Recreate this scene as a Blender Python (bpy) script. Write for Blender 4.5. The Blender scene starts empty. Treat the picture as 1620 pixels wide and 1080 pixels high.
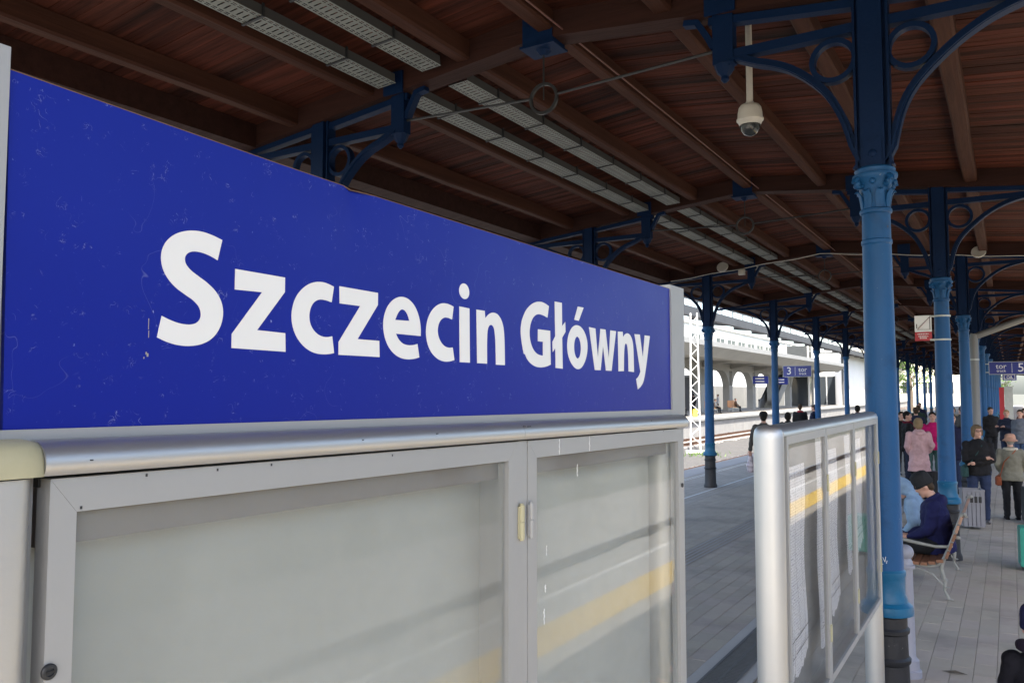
import bpy, bmesh, math, random
from mathutils import Vector, Matrix, noise
rnd = random.Random(7)
R = math.radians
sc = bpy.context.scene
COL = sc.collection

# ---------------------------------------------------------------- camera
cam = bpy.data.cameras.new('camera')
cam.sensor_fit = 'HORIZONTAL'; cam.sensor_width = 36.0
cam.lens = 1277.6 / 1620 * 36
cam.clip_start = 0.02; cam.clip_end = 3000
camo = bpy.data.objects.new('camera', cam); COL.objects.link(camo)
camo.location = (0, 0, 2.25)
camo.rotation_euler = (math.pi / 2 + 0.06266, 0, 0.55116)
sc.camera = camo

# ---------------------------------------------------------------- sky, sun, exposure
SUN_EL, SUN_AZ = R(48), R(158)          # azimuth from +Y towards +X
w = bpy.data.worlds.new('World'); sc.world = w; w.use_nodes = True
nt = w.node_tree; nt.nodes.clear()
sky = nt.nodes.new('ShaderNodeTexSky'); sky.sky_type = 'NISHITA'; sky.sun_disc = False
sky.sun_elevation = SUN_EL; sky.sun_rotation = SUN_AZ
sky.air_density = 1.0; sky.dust_density = 3.0; sky.ozone_density = 1.0
bg = nt.nodes.new('ShaderNodeBackground'); bg.inputs[1].default_value = 0.15
wo = nt.nodes.new('ShaderNodeOutputWorld')
nt.links.new(sky.outputs[0], bg.inputs[0]); nt.links.new(bg.outputs[0], wo.inputs[0])
sl = bpy.data.lights.new('sun', 'SUN'); sl.energy = 4.0; sl.angle = R(0.6); sl.color = (1, .95, .87)
so = bpy.data.objects.new('sun', sl); COL.objects.link(so)
sd = Vector((math.sin(SUN_AZ) * math.cos(SUN_EL), math.cos(SUN_AZ) * math.cos(SUN_EL), math.sin(SUN_EL)))
so.rotation_euler = (-sd).to_track_quat('-Z', 'Y').to_euler()
so.location = sd * 60
vs = sc.view_settings
sc.display_settings.display_device = 'sRGB'
vs.view_transform = 'Standard'; vs.look = 'None'; vs.gamma = 1.0; vs.exposure = 2.05
vs.use_curve_mapping = False
sc.cycles.use_denoising = True
sc.cycles.max_bounces = 10; sc.cycles.diffuse_bounces = 5; sc.cycles.glossy_bounces = 5
sc.cycles.transparent_max_bounces = 16
sc.cycles.sample_clamp_indirect = 8.0
sc.cycles.caustics_reflective = False; sc.cycles.caustics_refractive = False

# ---------------------------------------------------------------- materials
def srgb(r, g, b):
    f = lambda c: (c / 255 / 12.92) if c / 255 <= .04045 else ((c / 255 + .055) / 1.055) ** 2.4
    return (f(r), f(g), f(b))
MATS = {}
def M(name, col, rough=.55, metal=0., col2=None, nscale=3., ndetail=6., namt=.5, bump=0., bscale=40., stretch=(1, 1, 1),
      tint=False, spec=.5, coat=0., emit=None, objrand=0., pos=False, chips=None):
    m = bpy.data.materials.new(name); m.use_nodes = True; n = m.node_tree; N = n.nodes; Lk = n.links.new
    b = N['Principled BSDF']
    b.inputs['Roughness'].default_value = rough; b.inputs['Metallic'].default_value = metal
    b.inputs['Specular IOR Level'].default_value = spec
    if coat: b.inputs['Coat Weight'].default_value = coat; b.inputs['Coat Roughness'].default_value = .12
    tc = N.new('ShaderNodeTexCoord'); mp = N.new('ShaderNodeMapping'); mp.inputs['Scale'].default_value = stretch
    if pos: Lk(N.new('ShaderNodeNewGeometry').outputs['Position'], mp.inputs[0])
    else: Lk(tc.outputs['Object'], mp.inputs[0])
    c2 = col2 or tuple(c * .72 for c in col)
    nz = N.new('ShaderNodeTexNoise'); nz.inputs['Scale'].default_value = nscale; nz.inputs['Detail'].default_value = ndetail
    nz.inputs['Roughness'].default_value = .62
    Lk(mp.outputs[0], nz.inputs[0])
    rmp = N.new('ShaderNodeMapRange'); rmp.inputs[1].default_value = .5 - .25; rmp.inputs[2].default_value = .75
    rmp.inputs[3].default_value = 0; rmp.inputs[4].default_value = 1
    Lk(nz.outputs[0], rmp.inputs[0])
    mu = N.new('ShaderNodeMath'); mu.operation = 'MULTIPLY'; mu.inputs[1].default_value = namt
    Lk(rmp.outputs[0], mu.inputs[0])
    mx = N.new('ShaderNodeMix'); mx.data_type = 'RGBA'
    mx.inputs[6].default_value = (*col, 1); mx.inputs[7].default_value = (*c2, 1)
    Lk(mu.outputs[0], mx.inputs[0]); out = mx.outputs[2]
    for cc, cs, cl, ch_ in (chips or []):
        n3 = N.new('ShaderNodeTexNoise'); n3.inputs['Scale'].default_value = cs; n3.inputs['Detail'].default_value = 5; n3.inputs['Roughness'].default_value = .6
        Lk((mp if not pos else mp).outputs[0], n3.inputs[0]); m3 = N.new('ShaderNodeMapRange'); m3.inputs[1].default_value = cl; m3.inputs[2].default_value = ch_; Lk(n3.outputs[0], m3.inputs[0])
        x3 = N.new('ShaderNodeMix'); x3.data_type = 'RGBA'; Lk(m3.outputs[0], x3.inputs[0]); Lk(out, x3.inputs[6]); x3.inputs[7].default_value = (*cc, 1); out = x3.outputs[2]
    if tint:
        at = N.new('ShaderNodeAttribute'); at.attribute_name = 'tint'
        mt = N.new('ShaderNodeMix'); mt.data_type = 'RGBA'; mt.blend_type = 'MULTIPLY'; mt.inputs[0].default_value = 1
        Lk(out, mt.inputs[6]); Lk(at.outputs['Color'], mt.inputs[7]); out = mt.outputs[2]
    if objrand:
        oi = N.new('ShaderNodeObjectInfo'); r2 = N.new('ShaderNodeMapRange')
        r2.inputs[3].default_value = 1 - objrand; r2.inputs[4].default_value = 1 + objrand
        Lk(oi.outputs['Random'], r2.inputs[0])
        vm = N.new('ShaderNodeVectorMath'); vm.operation = 'SCALE'; Lk(out, vm.inputs[0]); Lk(r2.outputs[0], vm.inputs['Scale']); out = vm.outputs[0]
    Lk(out, b.inputs['Base Color'])
    rr = N.new('ShaderNodeMapRange'); rr.inputs[3].default_value = max(.02, rough - .08); rr.inputs[4].default_value = min(1, rough + .12)
    Lk(nz.outputs[0], rr.inputs[0]); Lk(rr.outputs[0], b.inputs['Roughness'])
    if bump:
        bn = N.new('ShaderNodeTexNoise'); bn.inputs['Scale'].default_value = bscale; bn.inputs['Detail'].default_value = 4
        Lk(mp.outputs[0], bn.inputs[0])
        bp = N.new('ShaderNodeBump'); bp.inputs['Strength'].default_value = bump; bp.inputs['Distance'].default_value = .01
        Lk(bn.outputs[0], bp.inputs['Height']); Lk(bp.outputs[0], b.inputs['Normal'])
    if emit: b.inputs['Emission Color'].default_value = (*emit[:3], 1); b.inputs['Emission Strength'].default_value = emit[3]
    MATS[name] = m; return m

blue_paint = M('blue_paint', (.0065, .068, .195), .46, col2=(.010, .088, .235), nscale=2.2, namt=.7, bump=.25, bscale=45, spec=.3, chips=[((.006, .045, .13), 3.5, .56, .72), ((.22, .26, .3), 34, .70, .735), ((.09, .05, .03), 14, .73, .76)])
teal_paint = M('teal_paint', (.006, .115, .235), .4, col2=(.010, .085, .185), nscale=5, namt=.7, bump=.25, bscale=40, spec=.35, chips=[((.3, .36, .4), 40, .69, .72), ((.07, .04, .025), 16, .72, .75)])
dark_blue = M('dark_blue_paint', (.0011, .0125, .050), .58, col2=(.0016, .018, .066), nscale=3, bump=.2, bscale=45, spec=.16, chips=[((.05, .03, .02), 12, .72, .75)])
black_paint = M('black_paint', (.009, .010, .014), .55, col2=(.022, .022, .026), nscale=9, namt=.5, bump=.3, bscale=40, chips=[((.12, .11, .1), 30, .68, .71)])
plank_mat = M('roof_plank', (.105, .031, .019), .74, col2=(.028, .009, .006), nscale=2.6, ndetail=9, namt=.9, bump=.35, bscale=14, stretch=(.35, 9, 3), tint=True, spec=.12, pos=True, chips=[((.012, .006, .0045), .55, .48, .70)])
beam_mat = M('roof_timber', (.074, .029, .018), .72, col2=(.026, .010, .007), nscale=1.6, ndetail=8, namt=.8, bump=.5, bscale=10, stretch=(7, .4, 7), spec=.15)
rafter_mat = M('rafter_timber', (.042, .015, .011), .72, col2=(.016, .0065, .005), nscale=1.6, ndetail=8, namt=.8, bump=.4, bscale=9, stretch=(.4, 7, 7), spec=.2)
deck_mat = M('light_block_deck', (.05, .045, .04), .9)
alu = M('satin_aluminium', (.52, .52, .52), .42, metal=.82, col2=(.44, .44, .44), nscale=1.5, ndetail=9, namt=.6, stretch=(1, 1, 1), bump=.03, bscale=120)
alu_flat = M('matt_aluminium', (.375, .378, .38), .5, metal=.25, col2=(.315, .318, .32), nscale=2.5, ndetail=9, namt=.6, bump=.03, bscale=90)
galv = M('galvanised_steel', (.46, .48, .46), .5, metal=.35, col2=(.34, .36, .35), nscale=8, namt=.6)
tray_mat = M('tray_steel', (.25, .265, .245), .6, metal=.1, col2=(.13, .14, .135), nscale=3, namt=.6)
dark_metal = M('dark_metal', (.02, .022, .026), .5, nscale=6)
white_plastic = M('white_plastic', (.62, .60, .56), .4, col2=(.5, .48, .44), nscale=6)
cream_cap = M('aged_plastic', (.47, .44, .29), .5, col2=(.35, .33, .21), nscale=18, namt=.7)
grey_iron = M('grey_iron', (.27, .27, .25), .5, col2=(.2, .2, .185), nscale=12, bump=.1)
lav_grey = M('grey_paint', (.27, .275, .325), .5, col2=(.2, .205, .245), nscale=6, bump=.12, chips=[((.12, .1, .09), 22, .69, .72)])
bin_grey = M('bin_paint', (.21, .21, .235), .55, col2=(.16, .16, .18), nscale=6, bump=.1)
slat_mat = M('bench_slat', (.24, .105, .055), .5, col2=(.14, .06, .03), nscale=2, namt=.8, stretch=(8, .6, 8), bump=.15, bscale=12)
slat_pale = M('bench_slat_worn', (.42, .25, .17), .6, col2=(.28, .15, .1), nscale=3, namt=.8, stretch=(6, .6, 6))
back_panel = M('cabinet_back', (.445, .455, .435), .75, col2=(.405, .415, .395), nscale=1.3, namt=.8)
back_panel2 = M('cabinet_back_dark', (.2, .205, .2), .75, col2=(.16, .165, .16), nscale=1.3, namt=.8)
header_mat = M('cabinet_header', (.2, .172, .165), .6, col2=(.15, .125, .12), nscale=3, namt=.7)
paver_mat = M('paver', (.345, .312, .262), .85, col2=(.30, .272, .23), nscale=5, namt=.7, bump=.25, bscale=90, tint=True, pos=True, spec=.3, chips=[((.2, .185, .165), 1.1, .5, .75), ((.13, .12, .11), 9, .70, .73)])
floor_mat = M('paving_far', (.345, .312, .262), .85, col2=(.29, .262, .222), nscale=.8, ndetail=10, namt=.9, bump=.2, bscale=30)
joint_mat = M('joint_sand', (.27, .245, .208), .95, nscale=3)
concrete = M('concrete', (.36, .35, .33), .85, col2=(.26, .25, .24), nscale=.8, ndetail=10, namt=.8, bump=.15, bscale=20)
pale_conc = M('pale_concrete', (.56, .56, .53), .8, col2=(.46, .46, .44), nscale=.4, ndetail=9, namt=.7)
white_line = M('white_line', (.62, .62, .6), .7, col2=(.42, .42, .4), nscale=6, namt=.8)
yellow_line = M('yellow_line', (.62, .42, .08), .65, col2=(.5, .34, .07), nscale=4, namt=.6)
ballast_pale = M('reflection_trackbed', (.30, .285, .26), .95, col2=(.2, .19, .175), nscale=6, ndetail=9, namt=.8, bump=.6, bscale=14)  # unseen bed, coloured pale to even out reflections in the cabinet glass
ballast_mat = M('ballast', (.115, .108, .098), .95, col2=(.04, .038, .035), nscale=9, ndetail=9, namt=1., bump=1., bscale=14)
soil = M('soil', (.13, .125, .105), .95, col2=(.085, .09, .06), nscale=.2, ndetail=9, namt=1)
rust = M('rail_rust', (.16, .085, .05), .7, col2=(.1, .055, .04), nscale=5)
rail_top = M('rail_head', (.5, .48, .46), .25, metal=.9)
sleeper_mat = M('sleeper', (.3, .29, .27), .9, nscale=3)
drain_mat = M('drain_grate', (.10, .10, .098), .6, metal=.2, nscale=12)
arcade_conc = M('arcade_concrete', (.30, .30, .285), .85, col2=(.23, .23, .22), nscale=.4, ndetail=9, namt=.7)
steel_dark = M('dark_steel', (.06, .06, .062), .6, nscale=1, namt=.5)
conduit_mat = M('painted_conduit', (.16, .07, .06), .6, nscale=3)
sign_navy = M('sign_navy', (.011, .024, .21), .35, col2=(.013, .028, .24), nscale=3)
letter_white = M('letter_white', (.80, .80, .79), .45, col2=(.74, .74, .73), nscale=4)
red_sign = M('sign_red', (.45, .02, .035), .4, nscale=4)
black_flat = M('black_flat', (.012, .012, .014), .6, nscale=4)
skin = M('skin', (.52, .30, .225), .5, col2=(.46, .24, .18), nscale=14, namt=.5)
glassdark = M('dark_glass', (.03, .035, .04), .08, nscale=2)
leaf = M('leaf', (.07, .13, .02), .6, col2=(.04, .08, .014), nscale=4, objrand=.2)
bark = M('bark', (.09, .07, .05), .9, nscale=6)
steel_grey = M('steel_grey', (.20, .205, .21), .5, metal=.2, nscale=1, namt=.5)
def cloth(name, c, k=.5): return M(name, c, .85, col2=tuple(x * k for x in c), nscale=5, ndetail=8, namt=.85, bump=.5, bscale=60, spec=.25)

# blue enamel of the station sign: fine curly scratches and dust
def sign_blue():
    m = M('sign_blue', (.0035, .014, .275), .36, col2=(.003, .012, .235), nscale=2.2, namt=.7, spec=.2, chips=[((.12, .15, .42), 150, .70, .76), ((.30, .33, .55), 75, .745, .77)])
    n = m.node_tree; N = n.nodes; Lk = n.links.new; b = N['Principled BSDF']
    src = b.inputs['Base Color'].links[0].from_socket
    tc = N.new('ShaderNodeTexCoord')
    def scr(scale, dist, lo, hi, mask_scale, mlo, mhi, amt):
        a = N.new('ShaderNodeTexNoise'); a.inputs['Scale'].default_value = scale; a.inputs['Detail'].default_value = 2; a.inputs['Distortion'].default_value = dist
        Lk(tc.outputs['Object'], a.inputs[0])
        s = N.new('ShaderNodeMath'); s.operation = 'SUBTRACT'; s.inputs[1].default_value = .5; Lk(a.outputs[0], s.inputs[0])
        ab = N.new('ShaderNodeMath'); ab.operation = 'ABSOLUTE'; Lk(s.outputs[0], ab.inputs[0])
        mr = N.new('ShaderNodeMapRange'); mr.inputs[1].default_value = lo; mr.inputs[2].default_value = hi; mr.inputs[3].default_value = 1; mr.inputs[4].default_value = 0
        Lk(ab.outputs[0], mr.inputs[0])
        k = N.new('ShaderNodeTexNoise'); k.inputs['Scale'].default_value = mask_scale; k.inputs['Detail'].default_value = 5; Lk(tc.outputs['Object'], k.inputs[0])
        km = N.new('ShaderNodeMapRange'); km.inputs[1].default_value = mlo; km.inputs[2].default_value = mhi; Lk(k.outputs[0], km.inputs[0])
        p = N.new('ShaderNodeMath'); p.operation = 'MULTIPLY'; Lk(mr.outputs[0], p.inputs[0]); Lk(km.outputs[0], p.inputs[1])
        q = N.new('ShaderNodeMath'); q.operation = 'MULTIPLY'; q.inputs[1].default_value = amt; Lk(p.outputs[0], q.inputs[0]); return q.outputs[0]
    s1 = scr(52, 1.6, .002, .010, 42, .61, .68, .42)
    s2 = scr(95, 1.2, .0, .014, 60, .62, .69, .30)
    s3 = scr(11, .5, .0, .0016, 5, .55, .66, .30)
    add = N.new('ShaderNodeMath'); add.operation = 'MAXIMUM'; Lk(s1, add.inputs[0]); Lk(s2, add.inputs[1])
    add2 = N.new('ShaderNodeMath'); add2.operation = 'MAXIMUM'; Lk(add.outputs[0], add2.inputs[0]); Lk(s3, add2.inputs[1])
    mx = N.new('ShaderNodeMix'); mx.data_type = 'RGBA'; Lk(add2.outputs[0], mx.inputs[0]); Lk(src, mx.inputs[6]); mx.inputs[7].default_value = (.42, .46, .70, 1)
    Lk(mx.outputs[2], b.inputs['Base Color'])
    return m
sign_blue_m = sign_blue()

# thin pane: clear glass with real Fresnel reflection and a breath of dust
def pane(name, dust, tintc=(.93, .96, .94), ior=1.42):
    m = bpy.data.materials.new(name); m.use_nodes = True; n = m.node_tree; N = n.nodes; N.clear(); Lk = n.links.new
    o = N.new('ShaderNodeOutputMaterial'); tr = N.new('ShaderNodeBsdfTransparent'); tr.inputs[0].default_value = (*tintc, 1)
    gl = N.new('ShaderNodeBsdfGlossy'); gl.inputs['Roughness'].default_value = .015
    df = N.new('ShaderNodeBsdfDiffuse'); df.inputs[0].default_value = (.6, .62, .6, 1)
    fr = N.new('ShaderNodeFresnel'); ge = N.new('ShaderNodeNewGeometry')
    io = N.new('ShaderNodeMapRange'); io.inputs[3].default_value = ior; io.inputs[4].default_value = 1 / ior
    Lk(ge.outputs['Backfacing'], io.inputs[0]); Lk(io.outputs[0], fr.inputs[0])
    tc = N.new('ShaderNodeTexCoord'); nz = N.new('ShaderNodeTexNoise'); nz.inputs['Scale'].default_value = 4; nz.inputs['Detail'].default_value = 8
    Lk(tc.outputs['Object'], nz.inputs[0]); mr = N.new('ShaderNodeMapRange'); mr.inputs[1].default_value = .3; mr.inputs[2].default_value = .8
    mr.inputs[3].default_value = dust * .5; mr.inputs[4].default_value = dust * 1.6; Lk(nz.outputs[0], mr.inputs[0])
    m1 = N.new('ShaderNodeMixShader'); Lk(mr.outputs[0], m1.inputs[0]); Lk(tr.outputs[0], m1.inputs[1]); Lk(df.outputs[0], m1.inputs[2])
    m2 = N.new('ShaderNodeMixShader'); Lk(fr.outputs[0], m2.inputs[0]); Lk(m1.outputs[0], m2.inputs[1]); Lk(gl.outputs[0], m2.inputs[2])
    Lk(m2.outputs[0], o.inputs[0]); return m
pane_near = pane('cabinet_pane', .13, (.945, .95, .94), ior=1.22)
pane_far = pane('board_pane', .035, (.95, .95, .95), ior=1.12)
window_glass = pane('window_pane', .05, (.5, .55, .6))

# printed timetable sheet: grey type rows and ruled columns
def sheet():
    m = bpy.data.materials.new('timetable_sheet'); m.use_nodes = True; n = m.node_tree; N = n.nodes; Lk = n.links.new
    b = N['Principled BSDF']; b.inputs['Roughness'].default_value = .8
    tc = N.new('ShaderNodeTexCoord'); sp = N.new('ShaderNodeSeparateXYZ'); Lk(tc.outputs['Object'], sp.inputs[0])
    wv = N.new('ShaderNodeTexWave'); wv.bands_direction = 'Z'; wv.inputs['Scale'].default_value = 26; wv.inputs['Distortion'].default_value = .0
    Lk(tc.outputs['Object'], wv.inputs[0])
    mp = N.new('ShaderNodeMapping'); mp.inputs['Scale'].default_value = (1, 130, 90); Lk(tc.outputs['Object'], mp.inputs[0])
    nz = N.new('ShaderNodeTexNoise'); nz.inputs['Scale'].default_value = 1; nz.inputs['Detail'].default_value = 3; Lk(mp.outputs[0], nz.inputs[0])
    mr = N.new('ShaderNodeMapRange'); mr.inputs[1].default_value = .46; mr.inputs[2].default_value = .56; Lk(nz.outputs[0], mr.inputs[0])
    mm = N.new('ShaderNodeMath'); mm.operation = 'MULTIPLY'; Lk(mr.outputs[0], mm.inputs[0]); Lk(wv.outputs['Fac'], mm.inputs[1])
    mx = N.new('ShaderNodeMix'); mx.data_type = 'RGBA'; mx.inputs[6].default_value = (.8, .8, .82, 1); mx.inputs[7].default_value = (.36, .36, .4, 1)
    Lk(mm.outputs[0], mx.inputs[0]); Lk(mx.outputs[2], b.inputs['Base Color']); return m
sheet_mat = sheet()

# ---------------------------------------------------------------- helpers
class MB:
    def __init__(s): s.v = []; s.f = []; s.mi = []; s.cur = 0
    def add(s, vs, fs):
        o = len(s.v); s.v += [tuple(v) for v in vs]; s.f += [tuple(i + o for i in f) for f in fs]; s.mi += [s.cur] * len(fs); return s
    def box(s, x0, x1, y0, y1, z0, z1, T=None):
        v = [(x0, y0, z0), (x1, y0, z0), (x1, y1, z0), (x0, y1, z0), (x0, y0, z1), (x1, y0, z1), (x1, y1, z1), (x0, y1, z1)]
        if T is not None: v = [T @ Vector(p) for p in v]
        return s.add(v, [(0, 3, 2, 1), (4, 5, 6, 7), (0, 1, 5, 4), (1, 2, 6, 5), (2, 3, 7, 6), (3, 0, 4, 7)])
    def cbox(s, x0, x1, y0, y1, z0, z1, c=.004):
        # box with a chamfer round the top
        v = [(x0, y0, z0), (x1, y0, z0), (x1, y1, z0), (x0, y1, z0), (x0, y0, z1 - c), (x1, y0, z1 - c), (x1, y1, z1 - c), (x0, y1, z1 - c),
             (x0 + c, y0 + c, z1), (x1 - c, y0 + c, z1), (x1 - c, y1 - c, z1), (x0 + c, y1 - c, z1)]
        return s.add(v, [(0, 1, 5, 4), (1, 2, 6, 5), (2, 3, 7, 6), (3, 0, 4, 7), (4, 5, 9, 8), (5, 6, 10, 9), (6, 7, 11, 10), (7, 4, 8, 11), (8, 9, 10, 11)])
    def bar(s, a, b, w, h=None, up=(0, 0, 1)):
        # rectangular bar from a to b, w across, h along 'up'
        h = h or w; a = Vector(a); b = Vector(b); d = (b - a).normalized(); u = Vector(up)
        sx = d.cross(u)
        if sx.length < 1e-5: sx = d.cross(Vector((1, 0, 0)))
        sx.normalize(); u = sx.cross(d)
        v = []
        for p in (a, b):
            for i, j in ((-1, -1), (1, -1), (1, 1), (-1, 1)): v.append(p + sx * i * w / 2 + u * j * h / 2)
        return s.add(v, [(3, 2, 1, 0), (4, 5, 6, 7), (0, 1, 5, 4), (1, 2, 6, 5), (2, 3, 7, 6), (3, 0, 4, 7)])
    def tube(s, path, r, n=8, caps=True):
        path = [Vector(p) for p in path]; k = len(path)
        rs = r if isinstance(r, (list, tuple)) else [r] * k
        vs = []; prev = None
        for i, p in enumerate(path):
            d = (path[min(i + 1, k - 1)] - path[max(i - 1, 0)]).normalized()
            if prev is None:
                a = d.cross(Vector((0, 0, 1)))
                if a.length < 1e-4: a = d.cross(Vector((1, 0, 0)))
                a.normalize()
            else:
                a = prev - d * prev.dot(d); a.normalize()
            prev = a; b = d.cross(a)
            for j in range(n):
                t = 2 * math.pi * j / n; vs.append(p + (a * math.cos(t) + b * math.sin(t)) * rs[i])
        fs = [(i * n + j, i * n + (j + 1) % n, (i + 1) * n + (j + 1) % n, (i + 1) * n + j) for i in range(k - 1) for j in range(n)]
        if caps: fs += [tuple(reversed(range(n))), tuple((k - 1) * n + j for j in range(n))]
        return s.add(vs, fs)
    def lathe(s, prof, n=16, c=(0, 0, 0), sx=1, sy=1, caps=True, T=None):
        vs = []
        for r, z in prof:
            for j in range(n):
                t = 2 * math.pi * j / n; p = Vector((c[0] + r * sx * math.cos(t), c[1] + r * sy * math.sin(t), c[2] + z))
                vs.append(T @ p if T is not None else p)
        k = len(prof)
        fs = [(i * n + j, i * n + (j + 1) % n, (i + 1) * n + (j + 1) % n, (i + 1) * n + j) for i in range(k - 1) for j in range(n)]
        if caps: fs += [tuple(reversed(range(n))), tuple((k - 1) * n + j for j in range(n))]
        return s.add(vs, fs)
    def ell(s, c, rx, ry, rz, n=12, m=8, T=None):
        vs = []; 
        for i in range(1, m):
            a = math.pi * i / m
            for j in range(n):
                t = 2 * math.pi * j / n; vs.append(Vector((c[0] + rx * math.sin(a) * math.cos(t), c[1] + ry * math.sin(a) * math.sin(t), c[2] - rz * math.cos(a))))
        vs.append(Vector((c[0], c[1], c[2] - rz))); vs.append(Vector((c[0], c[1], c[2] + rz)))
        if T is not None: vs = [T @ v for v in vs]
        fs = [(i * n + j, i * n + (j + 1) % n, (i + 1) * n + (j + 1) % n, (i + 1) * n + j) for i in range(m - 2) for j in range(n)]
        b = (m - 1) * n
        fs += [(b, (j + 1) % n, j) for j in range(n)] + [((m - 2) * n + j, (m - 2) * n + (j + 1) % n, b + 1) for j in range(n)]
        return s.add(vs, fs)
    def prism(s, poly, axis, t0, t1):
        # poly: 2-D points; axis 'x': (y,z), 'y': (x,z), 'z': (x,y)
        def P(p, t): return {'x': (t, p[0], p[1]), 'y': (p[0], t, p[1]), 'z': (p[0], p[1], t)}[axis]
        n = len(poly); vs = [P(p, t0) for p in poly] + [P(p, t1) for p in poly]
        fs = [tuple(range(n)), tuple(reversed(range(n, 2 * n)))] + [(i, i + n, (i + 1) % n + n, (i + 1) % n) for i in range(n)]
        return s.add(vs, fs)
    def strip(s, pts, w, y0, y1):
        # flat bar following points in the xz plane, w thick in that plane, from y0 to y1
        k = len(pts); P = [Vector((p[0], 0, p[1])) for p in pts]; vs = []
        for i in range(k):
            d = (P[min(i + 1, k - 1)] - P[max(i - 1, 0)]).normalized(); nn = Vector((-d.z, 0, d.x)) * (w / 2)
            for q, y in ((P[i] + nn, y0), (P[i] - nn, y0), (P[i] - nn, y1), (P[i] + nn, y1)): vs.append((q.x, y, q.z))
        fs = [(i * 4 + j, i * 4 + (j + 1) % 4, (i + 1) * 4 + (j + 1) % 4, (i + 1) * 4 + j) for i in range(k - 1) for j in range(4)]
        fs += [(3, 2, 1, 0), tuple((k - 1) * 4 + j for j in range(4))]
        return s.add(vs, fs)
    def ring(s, cx, cz, ro, ri, y0, y1, n=24):
        vs = []
        for j in range(n):
            t = 2 * math.pi * j / n; c, q = math.cos(t), math.sin(t)
            vs += [(cx + ro * c, y0, cz + ro * q), (cx + ri * c, y0, cz + ri * q), (cx + ri * c, y1, cz + ri * q), (cx + ro * c, y1, cz + ro * q)]
        fs = [(j * 4 + i, j * 4 + (i + 1) % 4, ((j + 1) % n) * 4 + (i + 1) % 4, ((j + 1) % n) * 4 + i) for j in range(n) for i in range(4)]
        return s.add(vs, fs)
    def mesh(s, name, mats, smooth=None):
        me = bpy.data.meshes.new(name); me.from_pydata(s.v, [], s.f)
        for m in (mats if isinstance(mats, (list, tuple)) else [mats]): me.materials.append(m)
        if isinstance(mats, (list, tuple)) and len(mats) > 1: me.polygons.foreach_set('material_index', s.mi)
        bm = bmesh.new(); bm.from_mesh(me); bmesh.ops.recalc_face_normals(bm, faces=bm.faces); bm.to_mesh(me); bm.free()
        if smooth is not None:
            me.polygons.foreach_set('use_smooth', [True] * len(me.polygons)); me.set_sharp_from_angle(angle=R(smooth))
        return me
    def build(s, name, mats, parent=None, smooth=None, loc=None):
        return link(name, s.mesh(name, mats, smooth), parent, loc)
def link(name, me, parent=None, loc=None):
    o = bpy.data.objects.new(name, me); COL.objects.link(o)
    if parent is not None: o.parent = parent
    if loc is not None: o.location = loc
    return o
def tag(o, label=None, cat=None, group=None, kind=None):
    if label: o['label'] = label
    if cat: o['category'] = cat
    if group: o['group'] = group
    if kind: o['kind'] = kind
    return o
def thing(name, label, cat, loc=(0, 0, 0), rz=0, group=None):
    o = bpy.data.objects.new(name, None); COL.objects.link(o); o.location = loc; o.rotation_euler = (0, 0, rz)
    o.empty_display_size = .2
    return tag(o, label, cat, group)
def kids(o): return [c for c in bpy.data.objects if c.parent == o]
def copy_tree(o, parent=None):
    c = o.copy(); COL.objects.link(c); c.parent = parent
    for ch in kids(o): copy_tree(ch, c)
    return c
def tintmesh(me, rng):
    a = me.color_attributes.new('tint', 'FLOAT_COLOR', 'CORNER'); return a
def set_tint(me, per_face):
    a = me.color_attributes.new('tint', 'FLOAT_COLOR', 'CORNER'); buf = []
    for p, c in zip(me.polygons, per_face): buf += list(c) * p.loop_total
    a.data.foreach_set('color', buf)
def catmull(pts, closed, seg=5):
    # pts (x, y, corner): curve through the smooth points, sharp at the corners
    n = len(pts); out = []
    for i in range(n):
        p1 = pts[i]; p2 = pts[(i + 1) % n]
        if p1[2] and p2[2]: out.append((p1[0], p1[1])); continue
        p0 = pts[i - 1] if not p1[2] else (2 * p1[0] - p2[0], 2 * p1[1] - p2[1], 0)
        p3 = pts[(i + 2) % n] if not p2[2] else (2 * p2[0] - p1[0], 2 * p2[1] - p1[1], 0)
        for k in range(seg):
            t = k / seg
            f = lambda a: .5 * (2 * p1[a] + (p2[a] - p0[a]) * t + (2 * p0[a] - 5 * p1[a] + 4 * p2[a] - p3[a]) * t * t + (3 * p1[a] - p0[a] - 3 * p2[a] + p3[a]) * t ** 3)
            out.append((f(0), f(1)))
    return out
def text_mesh(txt, size, mat, name='lettering', extrude=.002):
    cu = bpy.data.curves.new(name, 'FONT'); cu.body = txt; cu.size = size; cu.extrude = extrude; cu.align_x = 'CENTER'; cu.align_y = 'CENTER'
    cu.resolution_u = 4
    o = bpy.data.objects.new(name, cu); COL.objects.link(o)
    dg = bpy.context.evaluated_depsgraph_get(); me = bpy.data.meshes.new_from_object(o.evaluated_get(dg)); COL.objects.unlink(o); bpy.data.objects.remove(o)
    me.materials.clear(); me.materials.append(mat); return me
def outline_mesh(contours, mat, name, thick):
    # filled flat shape in the yz plane facing +x, extruded
    cu = bpy.data.curves.new(name, 'CURVE'); cu.dimensions = '2D'; cu.fill_mode = 'BOTH'; cu.extrude = thick / 2
    for c in contours:
        sp = cu.splines.new('POLY'); sp.points.add(len(c) - 1); sp.use_cyclic_u = True
        for p, q in zip(sp.points, c): p.co = (q[0], q[1], 0, 1)
    o = bpy.data.objects.new(name, cu); COL.objects.link(o)
    dg = bpy.context.evaluated_depsgraph_get(); me = bpy.data.meshes.new_from_object(o.evaluated_get(dg)); COL.objects.unlink(o); bpy.data.objects.remove(o)
    for v in me.vertices: x, y, z = v.co; v.co = (z, x, y)
    me.materials.clear(); me.materials.append(mat); return me
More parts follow.
